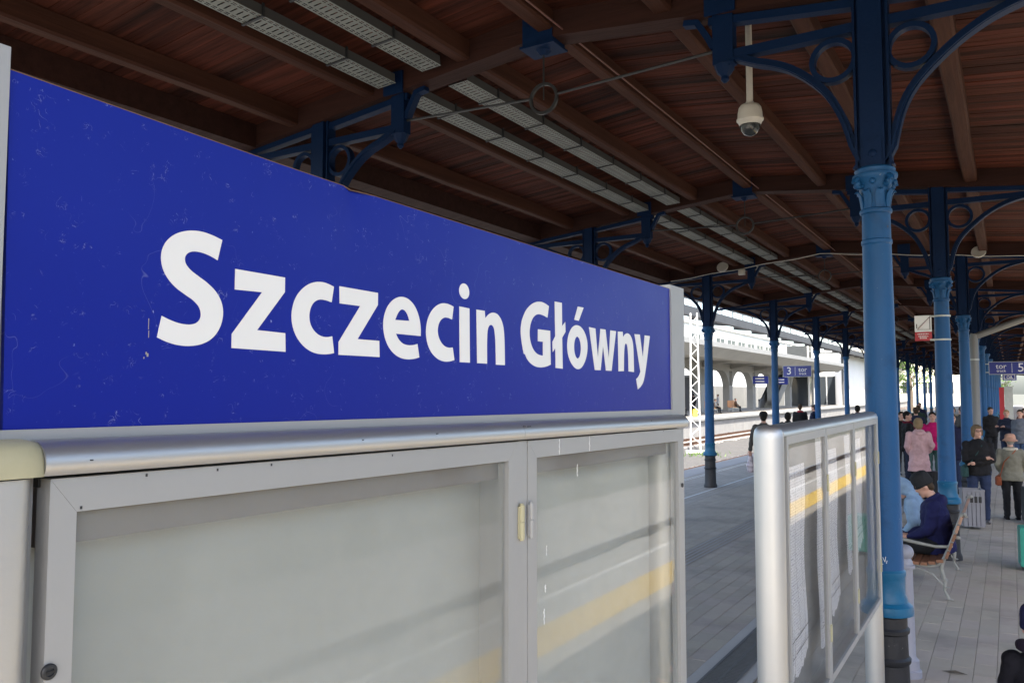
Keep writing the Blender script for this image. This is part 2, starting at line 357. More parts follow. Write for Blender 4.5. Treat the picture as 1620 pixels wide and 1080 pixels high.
GLYPHS=[('S',[[(0.632,2.431,1),(0.618,2.435,0),(0.603,2.438,0),(0.585,2.436,0),(0.568,2.43,0),(0.557,2.42,0),(0.551,2.409,0),(0.55,2.398,0),(0.552,2.386,0),(0.56,2.375,0),(0.57,2.366,0),(0.584,2.36,0),(0.595,2.356,0),(0.604,2.349,0),(0.607,2.34,0),(0.604,2.332,0),(0.599,2.328,0),(0.59,2.326,0),(0.577,2.326,0),(0.564,2.33,0),(0.554,2.334,1),(0.549,2.31,1),(0.56,2.305,0),(0.574,2.302,0),(0.59,2.301,0),(0.607,2.304,0),(0.62,2.31,0),(0.63,2.32,0),(0.636,2.334,0),(0.637,2.347,0),(0.634,2.358,0),(0.626,2.37,0),(0.613,2.378,0),(0.599,2.384,0),(0.588,2.389,0),(0.581,2.395,0),(0.58,2.402,0),(0.582,2.408,0),(0.589,2.411,0),(0.595,2.413,0),(0.607,2.412,0),(0.617,2.41,0),(0.626,2.406,1)]]),
('z',[[(0.652,2.399,1),(0.731,2.398,1),(0.731,2.379,1),(0.687,2.327,1),(0.733,2.326,1),(0.734,2.302,1),(0.649,2.303,1),(0.649,2.32,1),(0.694,2.375,1),(0.652,2.374,1)]]),
('c',[[(0.82,2.396,1),(0.81,2.399,0),(0.799,2.401,0),(0.787,2.4,0),(0.772,2.396,0),(0.76,2.387,0),(0.749,2.376,0),(0.744,2.363,0),(0.742,2.349,0),(0.744,2.335,0),(0.751,2.322,0),(0.762,2.311,0),(0.776,2.304,0),(0.789,2.301,0),(0.802,2.301,0),(0.814,2.302,0),(0.822,2.304,1),(0.818,2.327,1),(0.81,2.325,0),(0.801,2.324,0),(0.79,2.327,0),(0.781,2.333,0),(0.775,2.341,0),(0.773,2.351,0),(0.775,2.362,0),(0.78,2.37,0),(0.787,2.375,0),(0.796,2.377,0),(0.806,2.376,0),(0.816,2.374,1)]]),
('z',[[(0.831,2.398,1),(0.912,2.397,1),(0.912,2.379,1),(0.869,2.326,1),(0.916,2.326,1),(0.917,2.302,1),(0.831,2.302,1),(0.831,2.32,1),(0.874,2.374,1),(0.832,2.374,1)]]),
('e',[[(1.015,2.339,1),(1.017,2.35,0),(1.013,2.366,0),(1.006,2.381,0),(0.995,2.391,0),(0.981,2.398,0),(0.965,2.399,0),(0.949,2.394,0),(0.935,2.383,0),(0.927,2.37,0),(0.924,2.356,0),(0.924,2.344,0),(0.928,2.33,0),(0.936,2.317,0),(0.949,2.307,0),(0.965,2.301,0),(0.981,2.3,0),(0.999,2.301,0),(1.012,2.305,1),(1.007,2.326,1),(0.996,2.323,0),(0.984,2.322,0),(0.97,2.323,0),(0.959,2.329,0),(0.954,2.339,1)],[(0.952,2.36,1),(0.957,2.371,0),(0.963,2.376,0),(0.968,2.379,0),(0.976,2.378,0),(0.983,2.372,0),(0.987,2.361,1)]]),
('c',[[(1.104,2.394,1),(1.093,2.397,0),(1.081,2.398,0),(1.069,2.398,0),(1.053,2.391,0),(1.04,2.381,0),(1.031,2.367,0),(1.027,2.35,0),(1.029,2.333,0),(1.036,2.32,0),(1.047,2.309,0),(1.064,2.301,0),(1.082,2.299,0),(1.096,2.301,0),(1.107,2.304,1),(1.102,2.325,1),(1.091,2.323,0),(1.081,2.324,0),(1.07,2.329,0),(1.061,2.339,0),(1.058,2.349,0),(1.06,2.361,0),(1.067,2.37,0),(1.077,2.375,0),(1.088,2.375,0),(1.1,2.372,1)]]),
('i',[[(1.121,2.396,1),(1.151,2.395,1),(1.153,2.301,1),(1.123,2.301,1)],[(1.133,2.439,0),(1.144,2.437,0),(1.151,2.429,0),(1.152,2.42,0),(1.148,2.412,0),(1.139,2.408,0),(1.128,2.41,0),(1.12,2.416,0),(1.118,2.426,0),(1.123,2.435,0)]]),
('n',[[(1.173,2.395,1),(1.199,2.395,1),(1.201,2.382,1),(1.211,2.392,0),(1.227,2.397,0),(1.243,2.395,0),(1.256,2.385,0),(1.264,2.371,0),(1.267,2.355,0),(1.267,2.3,1),(1.237,2.3,1),(1.236,2.353,0),(1.233,2.365,0),(1.227,2.372,0),(1.219,2.373,0),(1.212,2.37,0),(1.207,2.362,0),(1.206,2.351,0),(1.207,2.301,1),(1.176,2.301,1)]]),
('G',[[(1.436,2.425,1),(1.42,2.43,0),(1.405,2.432,0),(1.388,2.431,0),(1.367,2.425,0),(1.347,2.414,0),(1.333,2.399,0),(1.324,2.381,0),(1.323,2.365,0),(1.326,2.347,0),(1.336,2.324,1),(1.341,2.323,1),(1.345,2.315,0),(1.359,2.305,0),(1.38,2.299,0),(1.401,2.298,0),(1.423,2.3,0),(1.443,2.306,1),(1.441,2.375,1),(1.391,2.375,1),(1.391,2.351,1),(1.411,2.351,1),(1.411,2.323,1),(1.398,2.323,0),(1.383,2.325,0),(1.369,2.333,0),(1.359,2.348,0),(1.355,2.364,0),(1.358,2.38,0),(1.367,2.396,0),(1.38,2.404,0),(1.395,2.407,0),(1.414,2.405,0),(1.43,2.401,1)]]),
('l',[[(1.461,2.437,1),(1.492,2.437,1),(1.493,2.388,1),(1.507,2.398,1),(1.508,2.377,1),(1.493,2.364,1),(1.495,2.299,1),(1.464,2.3,1),(1.463,2.341,1),(1.452,2.332,1),(1.451,2.353,1),(1.463,2.365,1)]]),
('o',[[(1.564,2.397,0),(1.584,2.394,0),(1.602,2.383,0),(1.613,2.365,0),(1.616,2.348,0),(1.609,2.326,0),(1.594,2.307,0),(1.575,2.299,0),(1.563,2.297,0),(1.543,2.303,0),(1.525,2.316,0),(1.515,2.333,0),(1.513,2.353,0),(1.519,2.372,0),(1.533,2.388,0),(1.549,2.395,0)],[(1.562,2.375,0),(1.574,2.369,0),(1.581,2.356,0),(1.583,2.341,0),(1.576,2.324,0),(1.565,2.319,0),(1.554,2.323,0),(1.546,2.336,0),(1.545,2.353,0),(1.551,2.368,0)],[(1.566,2.436,1),(1.594,2.436,1),(1.57,2.405,1),(1.549,2.406,1)]]),
('w',[[(1.621,2.395,1),(1.653,2.394,1),(1.665,2.328,1),(1.68,2.395,1),(1.707,2.395,1),(1.724,2.328,1),(1.734,2.395,1),(1.766,2.395,1),(1.739,2.3,1),(1.708,2.3,1),(1.693,2.356,1),(1.679,2.3,1),(1.649,2.3,1)]]),
('n',[[(1.777,2.395,1),(1.805,2.396,1),(1.807,2.383,1),(1.819,2.393,0),(1.832,2.397,0),(1.85,2.394,0),(1.863,2.384,0),(1.87,2.369,0),(1.871,2.352,0),(1.872,2.3,1),(1.839,2.301,1),(1.839,2.357,0),(1.834,2.367,0),(1.825,2.372,0),(1.815,2.368,0),(1.811,2.356,0),(1.81,2.301,1),(1.779,2.3,1)]]),
('y',[[(1.878,2.395,1),(1.912,2.396,1),(1.93,2.337,1),(1.944,2.396,1),(1.979,2.396,1),(1.945,2.29,0),(1.937,2.277,0),(1.92,2.264,0),(1.896,2.257,1),(1.886,2.283,1),(1.898,2.286,0),(1.908,2.294,0),(1.914,2.302,1)]]),
]
# ---------------------------------------------------------------- setting: ground, tracks, platforms
YAW, PIT, FPX = 0.55116, 0.06266, 1277.6
_f = Vector((-math.sin(YAW) * math.cos(PIT), math.cos(YAW) * math.cos(PIT), math.sin(PIT)))
_r = Vector((math.cos(YAW), math.sin(YAW), 0)); _u = _r.cross(_f)
def seen_at(p):
    # where a point falls in the photograph's frame (used only to choose which repeats become single objects)
    d = Vector(p) - Vector((0, 0, 2.25)); z = d.dot(_f)
    if z < .1: return (-9999, 0, z)
    return (810 + FPX * d.dot(_r) / z, 540 - FPX * d.dot(_u) / z, z)

g = MB(); g.box(-900, 900, -500, 1500, -1.6, -1.15); tag(g.build('ground', soil), kind='structure')
b = MB()
def sheet_grid(x0, x1, y0, y1, nx, ny, zf):
    vs = [(x0 + (x1 - x0) * i / nx, y0 + (y1 - y0) * j / ny, zf(x0 + (x1 - x0) * i / nx, y0 + (y1 - y0) * j / ny)) for j in range(ny + 1) for i in range(nx + 1)]
    fs = [(j * (nx + 1) + i, j * (nx + 1) + i + 1, (j + 1) * (nx + 1) + i + 1, (j + 1) * (nx + 1) + i) for j in range(ny) for i in range(nx)]
    return vs, fs
b.add(*sheet_grid(-18.9, -8.0, -20, 230, 40, 500, lambda x, y: -.93 + .10 * noise.noise((x * .8, y * .8, 0)) + .05 * noise.noise((x * 3, y * 3, 2))))
tag(b.build('ballast_bed', ballast_mat, smooth=60), 'pale grey ballast between the two platforms', kind='structure')
b = MB(); b.add(*sheet_grid(2.8, 9.2, -20, 160, 16, 160, lambda x, y: -.93 + .08 * noise.noise((x * .8, y * .8, 9))))
tag(b.build('ballast_bed', ballast_pale, smooth=60), kind='structure')
def track(xc, zr, y0, y1, sl_=True):
    t = thing('track', None, None, (xc, 0, zr)); t['kind'] = 'structure'
    for s in (-1, 1):
        m = MB(); x = s * .7535
        m.box(x - .036, x + .036, y0, y1, -.045, 0); m.cur = 0
        m.box(x - .012, x + .012, y0, y1, -.14, -.045); m.box(x - .07, x + .07, y0, y1, -.165, -.14)
        r = m.build('rail', rust, t)
        h = MB(); h.box(x - .03, x + .03, y0, y1, .0, .003); h.build('rail_head', rail_top, r)
    if not sl_: return t
    m = MB(); y = y0
    while y < y1: m.box(-1.25, 1.25, y, y + .26, -.33, -.165); y += .62
    o = m.build('sleepers', sleeper_mat, t); o['kind'] = 'stuff'
    return t
track(-10.1, -.72, -10, 200); track(-17.0, -.72, -10, 220); track(4.7, -.76, -10, 150, False)

# our platform
P = MB()
P.box(-8.0, 2.8, -18, 165, -1.15, -.03)
plat = tag(P.build('platform', concrete), 'grey paved island platform under the wooden canopy', kind='structure')
# paved field with separate stones where they can be told apart
FX0, FX1, FY0, FY1 = -5.60, .64, 5.80, 20.20
fm = floor_mat; n = fm.node_tree; N = n.nodes; Lk = n.links.new
_b = N['Principled BSDF']; _src = _b.inputs['Base Color'].links[0].from_socket
_tc = N.new('ShaderNodeTexCoord'); _mp = N.new('ShaderNodeMapping'); _mp.inputs['Rotation'].default_value = (0, 0, math.pi / 2); Lk(_tc.outputs['Object'], _mp.inputs[0])
_bk = N.new('ShaderNodeTexBrick'); _bk.inputs['Scale'].default_value = 1; _bk.inputs['Brick Width'].default_value = .32; _bk.inputs['Row Height'].default_value = .16
_bk.inputs['Mortar Size'].default_value = .004; _bk.inputs['Color1'].default_value = (1, 1, 1, 1); _bk.inputs['Color2'].default_value = (.86, .86, .86, 1); _bk.inputs['Mortar'].default_value = (.5, .5, .5, 1)
Lk(_mp.outputs[0], _bk.inputs[0])
_mm = N.new('ShaderNodeMix'); _mm.data_type = 'RGBA'; _mm.blend_type = 'MULTIPLY'; _mm.inputs[0].default_value = 1; Lk(_src, _mm.inputs[6]); Lk(_bk.outputs[0], _mm.inputs[7]); Lk(_mm.outputs[2], _b.inputs['Base Color'])
P = MB()
P.box(-7.35, FX0, -18, 165, -.03, 0); P.box(FX1, 1.9, -18, 165, -.03, 0); P.box(FX0, FX1, -18, FY0, -.03, 0); P.box(FX0, FX1, FY1, 140, -.03, 0)
P.build('paving_field', floor_mat, plat)
P = MB(); P.box(FX0, FX1, FY0, FY1, -.0299, -.012); P.build('joint_bed', joint_mat, plat)
P = MB(); P.box(-8.08, -7.35, -18, 165, -.14, .004); P.build('edge_slab', concrete, plat)
P = MB(); P.box(2.34, 2.86, -18, 165, -.14, .004); P.build('edge_slab', concrete, plat)
P = MB(); P.box(1.9, 2.34, -18, 165, -.03, .004); P.build('yellow_band', yellow_line, plat)
P = MB(); P.box(2.78, 2.858, -18, 165, .004, .008); P.build('edge_line', white_line, plat)
P = MB(); P.box(-5.98, -5.93, -18, 165, 0, .004); P.build('painted_line', white_line, plat)
P = MB()
for x in (-7.12, -7.22):
    y = 12.
    while y < 45: P.box(x - .02, x + .02, y, y + .10, 0, .006); y += .2
o = P.build('tactile_studs', white_line, plat); o['kind'] = 'stuff'
TAX = [-3.96, -3.89, -3.82, -3.75, -3.68]
pav = []
pw, pl = .16, .32
ix = 0; x = FX0
drain = (-2.14, -1.88)
while x < FX1 - .01:
    y = FY0 - (.16 if ix % 2 else 0)
    cx = x + pw / 2
    if not (drain[0] - .06 < cx < drain[1] + .06):
        while y < FY1:
            ya, yb = max(y, FY0), min(y + pl, FY1)
            if yb - ya > .05: pav.append((x, x + pw, ya, yb))
            y += pl
    ix += 1; x += pw
# each full stone shares one of a few meshes
def paver_mesh(k, L):
    m = MB(); m.cbox(-pw / 2 + .0012, pw / 2 - .0012, -L / 2 + .0012, L / 2 - .0012, -.03, 0, .003); me = m.mesh('paver', paver_mat)
    t = .94 + .12 * k / 5; set_tint(me, [(t, t * (1 - .015 * (k % 3)), t * (1 - .03 * (k % 2)), 1)] * len(me.polygons)); return me
pm = {(k, h): paver_mesh(k, h) for k in range(6) for h in (pl, pl / 2)}
def vis(p):
    q = seen_at(((p[0] + p[1]) / 2, (p[2] + p[3]) / 2, 0))
    return (1082 < q[0] < 1206 or 1438 < q[0] < 1625) and q[1] < 1090, q[2]
cand = sorted([(vis(p)[1], i) for i, p in enumerate(pav) if vis(p)[0] and min(abs(p[3] - p[2] - h) for h in (pl, pl / 2)) < .002])
single = {i for _, i in cand[:300]}
rest = MB(); tints = []
for i, p in enumerate(pav):
    dz = rnd.uniform(-.0012, .0012)
    if i in single:
        h = pl if p[3] - p[2] > .2 else pl / 2
        o = link('paver', pm[(rnd.randrange(6), h)], plat, ((p[0] + p[1]) / 2, (p[2] + p[3]) / 2, dz))
    else:
        k0 = len(rest.f); rest.cbox(p[0] + .0012, p[1] - .0012, p[2] + .0012, p[3] - .0012, -.03, dz, .003)
        t = rnd.uniform(.94, 1.06); tints += [(t, t * .99, t * .975, 1)] * (len(rest.f) - k0)
me = rest.mesh('pavers', paver_mat)
set_tint(me, tints); o = link('pavers', me, plat); o['kind'] = 'stuff'
# guiding strip ribs and drain
P = MB()
for x in TAX: P.box(x - .014, x + .014, FY0, 60, .0035, .0075)
P.build('guiding_ribs', concrete, plat)['kind'] = 'stuff'
d = MB()
d.box(drain[0] - .1, drain[1] + .1, FY0, 30, -.03, .0005)
d.build('drain_kerb', concrete, plat)
d = MB(); y = FY0
d.box(drain[0], drain[0] + .02, FY0, 26, .001, .008); d.box(drain[1] - .02, drain[1], FY0, 26, .001, .008); d.box(-2.02, -2.0, FY0, 26, .001, .007)
while y < 20:
    for xa, xb in ((drain[0] + .02, -2.02), (-2.0, drain[1] - .02)): d.box(xa, xb, y, y + .018, .001, .006)
    y += .034
d.build('drain_grate', drain_mat, plat, None)['kind'] = 'stuff'
d = MB(); d.box(drain[0] + .005, drain[1] - .005, FY0, 26, .0006, .0018); d.build('drain_channel', black_flat, plat)

# ---------------------------------------------------------------- canopy roof
RX, PZ = -3.44, 5.36
EL, ER = -7.70, 3.25
Y0, SP = 6.135, 6.4226
NB = 23
def zlow(x): return PZ - .104 * abs(x - RX)        # underside of the main rafters
roof = thing('canopy_roof', 'long dark brown wooden canopy roof over the platform', 'canopy', (RX, 0, 4.6)); roof['kind'] = 'thing'
def rloc(x, y, z): return (x - RX, y, z - 4.6)
def slope_prism(mb, y0, y1, dz0, dz1, xa, xb):
    pts = [rloc(xa, 0, zlow(xa) + dz0), rloc(xb, 0, zlow(xb) + dz0), rloc(xb, 0, zlow(xb) + dz1), rloc(xa, 0, zlow(xa) + dz1)]
    mb.prism([(p[0], p[2]) for p in pts], 'y', y0, y1)
# main rafters, two per frame
for k in range(-1, NB):
    for xa, xb in ((EL + .15, RX), (RX, ER - .15)):
        m = MB(); y = Y0 + SP * k; slope_prism(m, y - .11, y + .11, 0, .26, xa, xb); m.build('rafter', rafter_mat, roof)
    m = MB(); y = Y0 + SP * k
    m.box(-.15, .15, y - .118, y + .118, PZ - .055 - 4.6, PZ + .2 - 4.6); m.box(-.17, .17, y - .135, y + .135, PZ - .075 - 4.6, PZ - .0555 - 4.6)
    m.lathe([(.03, PZ - .12 - 4.6), (.07, PZ - .0755 - 4.6)], 8, (0, y, 0))
    o = m.build('ridge_shoe', dark_blue, roof)
# purlins between the frames
PUR = [-6.47, -5.40, -4.24, -3.36, -2.28, -1.33, -.36, .70, 1.75, 2.75]
for k in range(-1, NB - 1):
    for x in PUR:
        m = MB(); ya, yb = Y0 + SP * k + .112, Y0 + SP * (k + 1) - .112
        n = 7; wv = .075 + rnd.uniform(-.008, .008); rows = []
        vs = []
        for i in range(n + 1):
            y = ya + (yb - ya) * i / n; j = rnd.uniform(-.008, .008); z = zlow(x) + .055 + rnd.uniform(-.006, .006); c = .02
            sec = [(-wv + c, z), (wv - c, z), (wv, z + c), (wv, z + .18), (-wv, z + .18), (-wv, z + c)]
            vs += [rloc(x + j + a, y, zz) for a, zz in sec]
        fs = [(i * 6 + a, i * 6 + (a + 1) % 6, (i + 1) * 6 + (a + 1) % 6, (i + 1) * 6 + a) for i in range(n) for a in range(6)]
        fs += [tuple(range(6)), tuple(n * 6 + a for a in range(6))]
        m.add(vs, fs); m.build('purlin', beam_mat, roof)
for k in range(-1, NB - 1):
    m = MB(); slope_prism(m, Y0 + SP * k + .112, Y0 + SP * (k + 1) - .112, -.03, .23, -7.28, -7.04); m.build('eaves_beam', rafter_mat, roof)
# boarding: the nearest boards one by one, the rest in one piece
BW = .104
boards = []
y = -4.0
while y < Y0 + SP * (NB - 1):
    for side in (0, 1): boards.append((y, side))
    y += BW
def plank_mesh(side, k):
    m = MB(); xa, xb = ((EL, RX) if side == 0 else (RX, ER)); e = .0022
    slope_prism(m, e, BW - e, .235, .262, xa, xb)
    # a finer split lengthwise so boards can cup a little
    me = m.mesh('plank', plank_mat); t = [.6, .76, .95, 1.12, 1.32, 1.04, .68, .86][k]; q = [1, .96, 1.03, .98, .94, 1.05, 1, .97][k]
    set_tint(me, [(t, t * q, t * q, 1)] * len(me.polygons)); return me
pk = {(s, k): plank_mesh(s, k) for s in (0, 1) for k in range(8)}
def bsc(bd):
    xs = (-7.5, -5.5, -4) if bd[1] == 0 else (-3, -1.8, -.5, .4); best = 1e9
    for xq in xs:
        q = seen_at((xq, bd[0], 5.4))
        if -40 < q[0] < 1660 and -40 < q[1] < 560: best = min(best, q[2])
    return best
order = sorted(range(len(boards)), key=lambda i: bsc(boards[i]))
near = {i for i in order[:300] if bsc(boards[i]) < 1e8}
m = MB(); tints = []
for i, (y, s) in enumerate(boards):
    if i in near: link('plank', pk[(s, rnd.randrange(8))], roof, (0, y, rnd.uniform(-.004, .004)))
    else:
        k0 = len(m.f); e = .0022; dz = rnd.uniform(-.004, .004); xa, xb = ((EL, RX) if s == 0 else (RX, ER))
        slope_prism(m, y + e, y + BW - e, .235 + dz, .262 + dz, xa, xb); t = rnd.choice([.6, .76, .95, 1.12, 1.32, 1.04, .68, .86]); tints += [(t, t, t, 1)] * (len(m.f) - k0)
me = m.mesh('planks', plank_mat); set_tint(me, tints); link('planks', me, roof)['kind'] = 'stuff'
m = MB(); slope_prism(m, -4.2, Y0 + SP * (NB - 1) + .2, .285, .345, EL - .1, RX); slope_prism(m, -4.2, Y0 + SP * (NB - 1) + .2, .285, .345, RX, ER + .1); m.build('light_block_deck', deck_mat, roof)  # unseen solid slab added above the boards to block daylight
m = MB()
for xe, s in ((EL, -1), (ER, 1)):
    z = zlow(xe); m2 = MB(); m2.box(xe - .03 - RX, xe + .03 - RX, -4.2, Y0 + SP * (NB - 1) + .2, z + .02 - 4.6, z + .30 - 4.6); m2.build('fascia', beam_mat, roof)

# ---------------------------------------------------------------- columns
ZN, ZB = 3.515, .75
def column(name, label, x, k, s, group, detail=True):
    y = Y0 + SP * k
    c = thing(name, label, 'column', (x, y, 0), 0, group); c['kind'] = 'thing'
    n = 28 if detail else 14
    m = MB(); m.lathe([(.155, 0), (.155, .05), (.135, .10), (.128, .42), (.14, .435), (.142, .46), (.127, .475), (.124, .62), (.136, .632), (.138, .655), (.124, .668), (.124, .735), (.15, ZB)], n)
    m.build('base', black_paint, c, 35)
    m = MB(); m.lathe([(.162, ZB + .002), (.166, ZB + .02), (.160, ZB + .06), (.132, ZB + .085), (.128, ZB + .11), (.118, ZB + .135), (.118, ZB + .25), (.124, ZB + .262), (.124, ZB + .285), (.112, ZB + .30)], n)
    m.build('plinth', teal_paint, c, 35)
    m = MB(); m.lathe([(.112, ZB + .3), (.108, 1.5), (.102, 2.5), (.0945, 3.27), (.0945, 3.278), (.101, 3.286), (.101, 3.31), (.0945, 3.318), (.093, ZN - .02)], n)
    m.build('shaft', blue_paint, c, 35)
    m = MB()
    m.lathe([(.093, ZN - .02), (.104, ZN - .012), (.107, ZN), (.104, ZN + .014), (.091, ZN + .022), (.088, ZN + .06), (.092, ZN + .12), (.106, ZN + .18), (.13, ZN + .215), (.145, ZN + .235), (.148, ZN + .25), (.146, ZN + .262), (.128, ZN + .268), (.132, ZN + .28), (.135, ZN + .295), (.12, ZN + .31)], n)
    cp = m.build('capital', blue_paint, c, 40)
    if detail:
        for j in range(8):
            a = 2 * math.pi * j / 8 + math.pi / 8
            l = MB(); pr = [(.093, .02), (.1, .07), (.108, .11), (.128, .145), (.138, .135)]; vs = []
            for q, (rr, zz) in enumerate(pr):
                hw = [.02, .028, .03, .022, .008][q]
                for e in (-1, 0, 1):
                    aa = a + e * hw / rr; r2 = rr + (.006 if e == 0 else 0); vs.append((r2 * math.cos(aa), r2 * math.sin(aa), ZN + zz))
                for e in (1, 0, -1):
                    aa = a + e * hw / rr; r2 = rr - .012; vs.append((r2 * math.cos(aa), r2 * math.sin(aa), ZN + zz - .002))
            fs = [(i * 6 + b_, i * 6 + (b_ + 1) % 6, (i + 1) * 6 + (b_ + 1) % 6, (i + 1) * 6 + b_) for i in range(4) for b_ in range(6)] + [tuple(range(6)), tuple(24 + b_ for b_ in range(6))]
            l.add(vs, fs); l.build('acanthus_leaf', blue_paint, cp, 50)
        for j in range(4):
            a = math.pi / 4 + j * math.pi / 2; l = MB()
            path = []
            for q in range(15):
                t = q / 14 * 2.2 * math.pi; rr = .042 * (1 - .6 * q / 14); path.append(((.128 + rr * math.cos(t)) * math.cos(a), (.128 + rr * math.cos(t)) * math.sin(a), ZN + .195 + rr * math.sin(t)))
            l.tube(path, [.02] * 8 + [.017] * 7, 7); l.ell((.14 * math.cos(a), .14 * math.sin(a), ZN + .195), .022, .022, .022, 8, 6)
            l.build('volute', blue_paint, cp, 60)
        for j in range(4):
            a = j * math.pi / 2; l = MB(); l.ell((.122 * math.cos(a), .122 * math.sin(a), ZN + .2), .022, .022, .022, 8, 6); l.build('rosette', blue_paint, cp, 60)
    m = MB(); zt = zlow(x)
    m.box(-.078, .078, -.085, .085, ZN + .305, zt + .03)
    for sx in (-1, 1):
        m.box(sx * .118 - (.018 if sx > 0 else -.0), sx * .118 + (.0 if sx > 0 else .018), -.06, .06, ZN + .306, zt + .02)
        m.box(min(sx * .078, sx * .1), max(sx * .078, sx * .1), -.022, .022, ZN + .306, zt + .02)
    m.box(-.06, .06, -.095, -.085, ZN + .31, ZN + .5); m.ell((0, -.095, ZN + .40), .028, .012, .028, 10, 6)
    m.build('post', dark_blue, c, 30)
    # brackets: inner one carries the end post, outer one reaches to the eaves
    d = .045
    def dz(dx): return zlow(x + dx) - zt
    def brk(sg, reach, arcpts, nm):
        m = MB()
        m.strip([(sg * .1, 4.865), (sg * (reach - .05), 4.865)], .07, -d, d)
        m.strip([(sg * .1, zt - .04), (sg * (reach + (.12 if nm == 'bracket' else .3)), zt + dz(sg * (reach + .12)) - .04)], .06, -d, d)
        pts = catmull([(a, b_, 0) for a, b_ in arcpts], False, 4)
        pts = pts[:4 * (len(arcpts) - 1) + 1]
        m.strip([(sg * a, b_) for a, b_ in pts], .055, -d * .9, d * .9)
        m.strip([(sg * a, b_ - .018) for a, b_ in pts], .016, -d * 1.35, d * 1.35)
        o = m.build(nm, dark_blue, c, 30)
        m = MB(); m.ring(sg * .255, 4.655, .165, .128, -d * .8, d * .8); m.build('bracket_ring', dark_blue, o, 30)
        return o
    inn = brk(s, 1.05, [(.125, 3.86), (.14, 4.02), (.205, 4.235), (.33, 4.457), (.55, 4.655), (.785, 4.758), (1.0, 4.79)], 'bracket')
    m = MB(); e = s * 1.055
    m.box(e - .08, e + .08, -.055, .055, 4.80, zlow(x + e) + .01); m.lathe([(.012, 4.66), (.035, 4.685), (.03, 4.71), (.06, 4.74), (.085, 4.80)], 8, (e, 0, 0))
    m.strip([(e + s * .08, 4.95), (e + s * .12, 5.03), (e + s * .21, zlow(x + e + s * .21) - .03), (e + s * .32, zlow(x + e + s * .32) - .02)], .05, -.04, .04)
    m.box(e - .12, e + .12, -.13, -.112, zlow(x + e) - .02, zlow(x + e) + .2)
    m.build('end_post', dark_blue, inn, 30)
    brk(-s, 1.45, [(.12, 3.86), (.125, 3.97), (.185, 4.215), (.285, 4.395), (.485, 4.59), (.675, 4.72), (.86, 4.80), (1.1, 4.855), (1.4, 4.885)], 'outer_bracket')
    return c
ordw = ['first', 'second', 'third', 'fourth', 'fifth', 'sixth', 'seventh', 'eighth', 'ninth', 'tenth', 'eleventh', 'twelfth', 'thirteenth', 'fourteenth']
cols = {}
rl = {0: 'nearest and largest blue cast-iron column, at the end of the timetable board', 1: 'blue cast-iron column behind the bench, carrying the red and white sign'}
for k in range(0, 14):
    cols['R', k] = column('cast_iron_column', rl.get(k, 'blue cast-iron column, %s from the camera in the right-hand row' % ordw[k]), -.76, k, 1 * -1, 'columns of the right-hand row', k < 4)
for k in range(0, 14):
    lab = {0: 'dark blue column top rising behind the middle of the station sign', 1: 'dark blue column top behind the right part of the station sign', 2: 'blue column with black base just right of the station sign, third in the left-hand row'}.get(k, 'dark blue cast-iron column, %s from the camera in the left-hand row' % ordw[k])
    cols['L', k] = column('cast_iron_column', lab, -6.125, k, 1, 'columns of the left-hand row', k < 4)
m = MB()
for a0, z0, a1, z1 in ((-1.9, 1.10, -1.75, 1.135), (-1.75, 1.135, -1.68, 1.10), (-1.62, 1.14, -1.5, 1.11), (-1.5, 1.11, -1.45, 1.145), (-1.85, 1.09, -1.6, 1.095), (-1.42, 1.10, -1.38, 1.12), (-2.1, 1.115, -2.05, 1.12)):
    r_ = .1125; m.tube([(r_ * math.cos(a0), r_ * math.sin(a0), z0), (r_ * math.cos(a1), r_ * math.sin(a1), z1)], .0018, 4)
m.build('scratches', letter_white, cols['R', 0])
# tie rods and their hanging rings
for k in range(0, 8):
    y = Y0 + SP * k
    t = thing('tie_rod', '%s tie rod from the camera, with hanging ring under the roof ridge' % ordw[k].capitalize(), 'tie rod', (RX, y, 4.9), 0, 'tie rods under the canopy')
    m = MB(); xl, xr = -6.125 + 1.055 - RX + .08, -.76 - 1.055 - RX - .08
    m.tube([(xl, 0, .03), (-.135, 0, -.03)], .012, 6); m.tube([(.135, 0, -.03), (xr, 0, .03)], .012, 6); m.build('rod', dark_metal, t)
    m = MB(); m.ring(0, -.05, .143, .118, -.014, .014, 32); m.build('ring', dark_metal, t, 30)
    m = MB(); m.tube([(0, 0, .085), (0, 0, PZ - .1 - 4.9)], .008, 6); m.tube([(0, 0, -.06), (0, 0, .085)], .006, 6); m.build('hanger', dark_metal, t)
# ---------------------------------------------------------------- helpers for things measured in place
def shift(mb, loc, f=None):
    mb.v = [tuple(Vector(f(v) if f else v) - Vector(loc)) for v in mb.v]; return mb
def mat_off(mb): return mb
def frame_ring(mb, x0, x1, ya, yb, za, zb, wl, wr, wt, wb):
    # door frame of four mitred members, front face at x1
    g_ = .0004
    for poly in ([(ya, zb), (yb, zb), (yb - wr, zb - wt), (ya + wl, zb - wt)], [(ya, za), (ya + wl, za + wb), (yb - wr, za + wb), (yb, za)],
                 [(ya, za + g_), (ya, zb - g_), (ya + wl, zb - wt - g_), (ya + wl, za + wb + g_)], [(yb, za + g_), (yb - wr, za + wb + g_), (yb - wr, zb - wt - g_), (yb, zb - g_)]):
        mb.prism(poly, 'x', x0, x1)

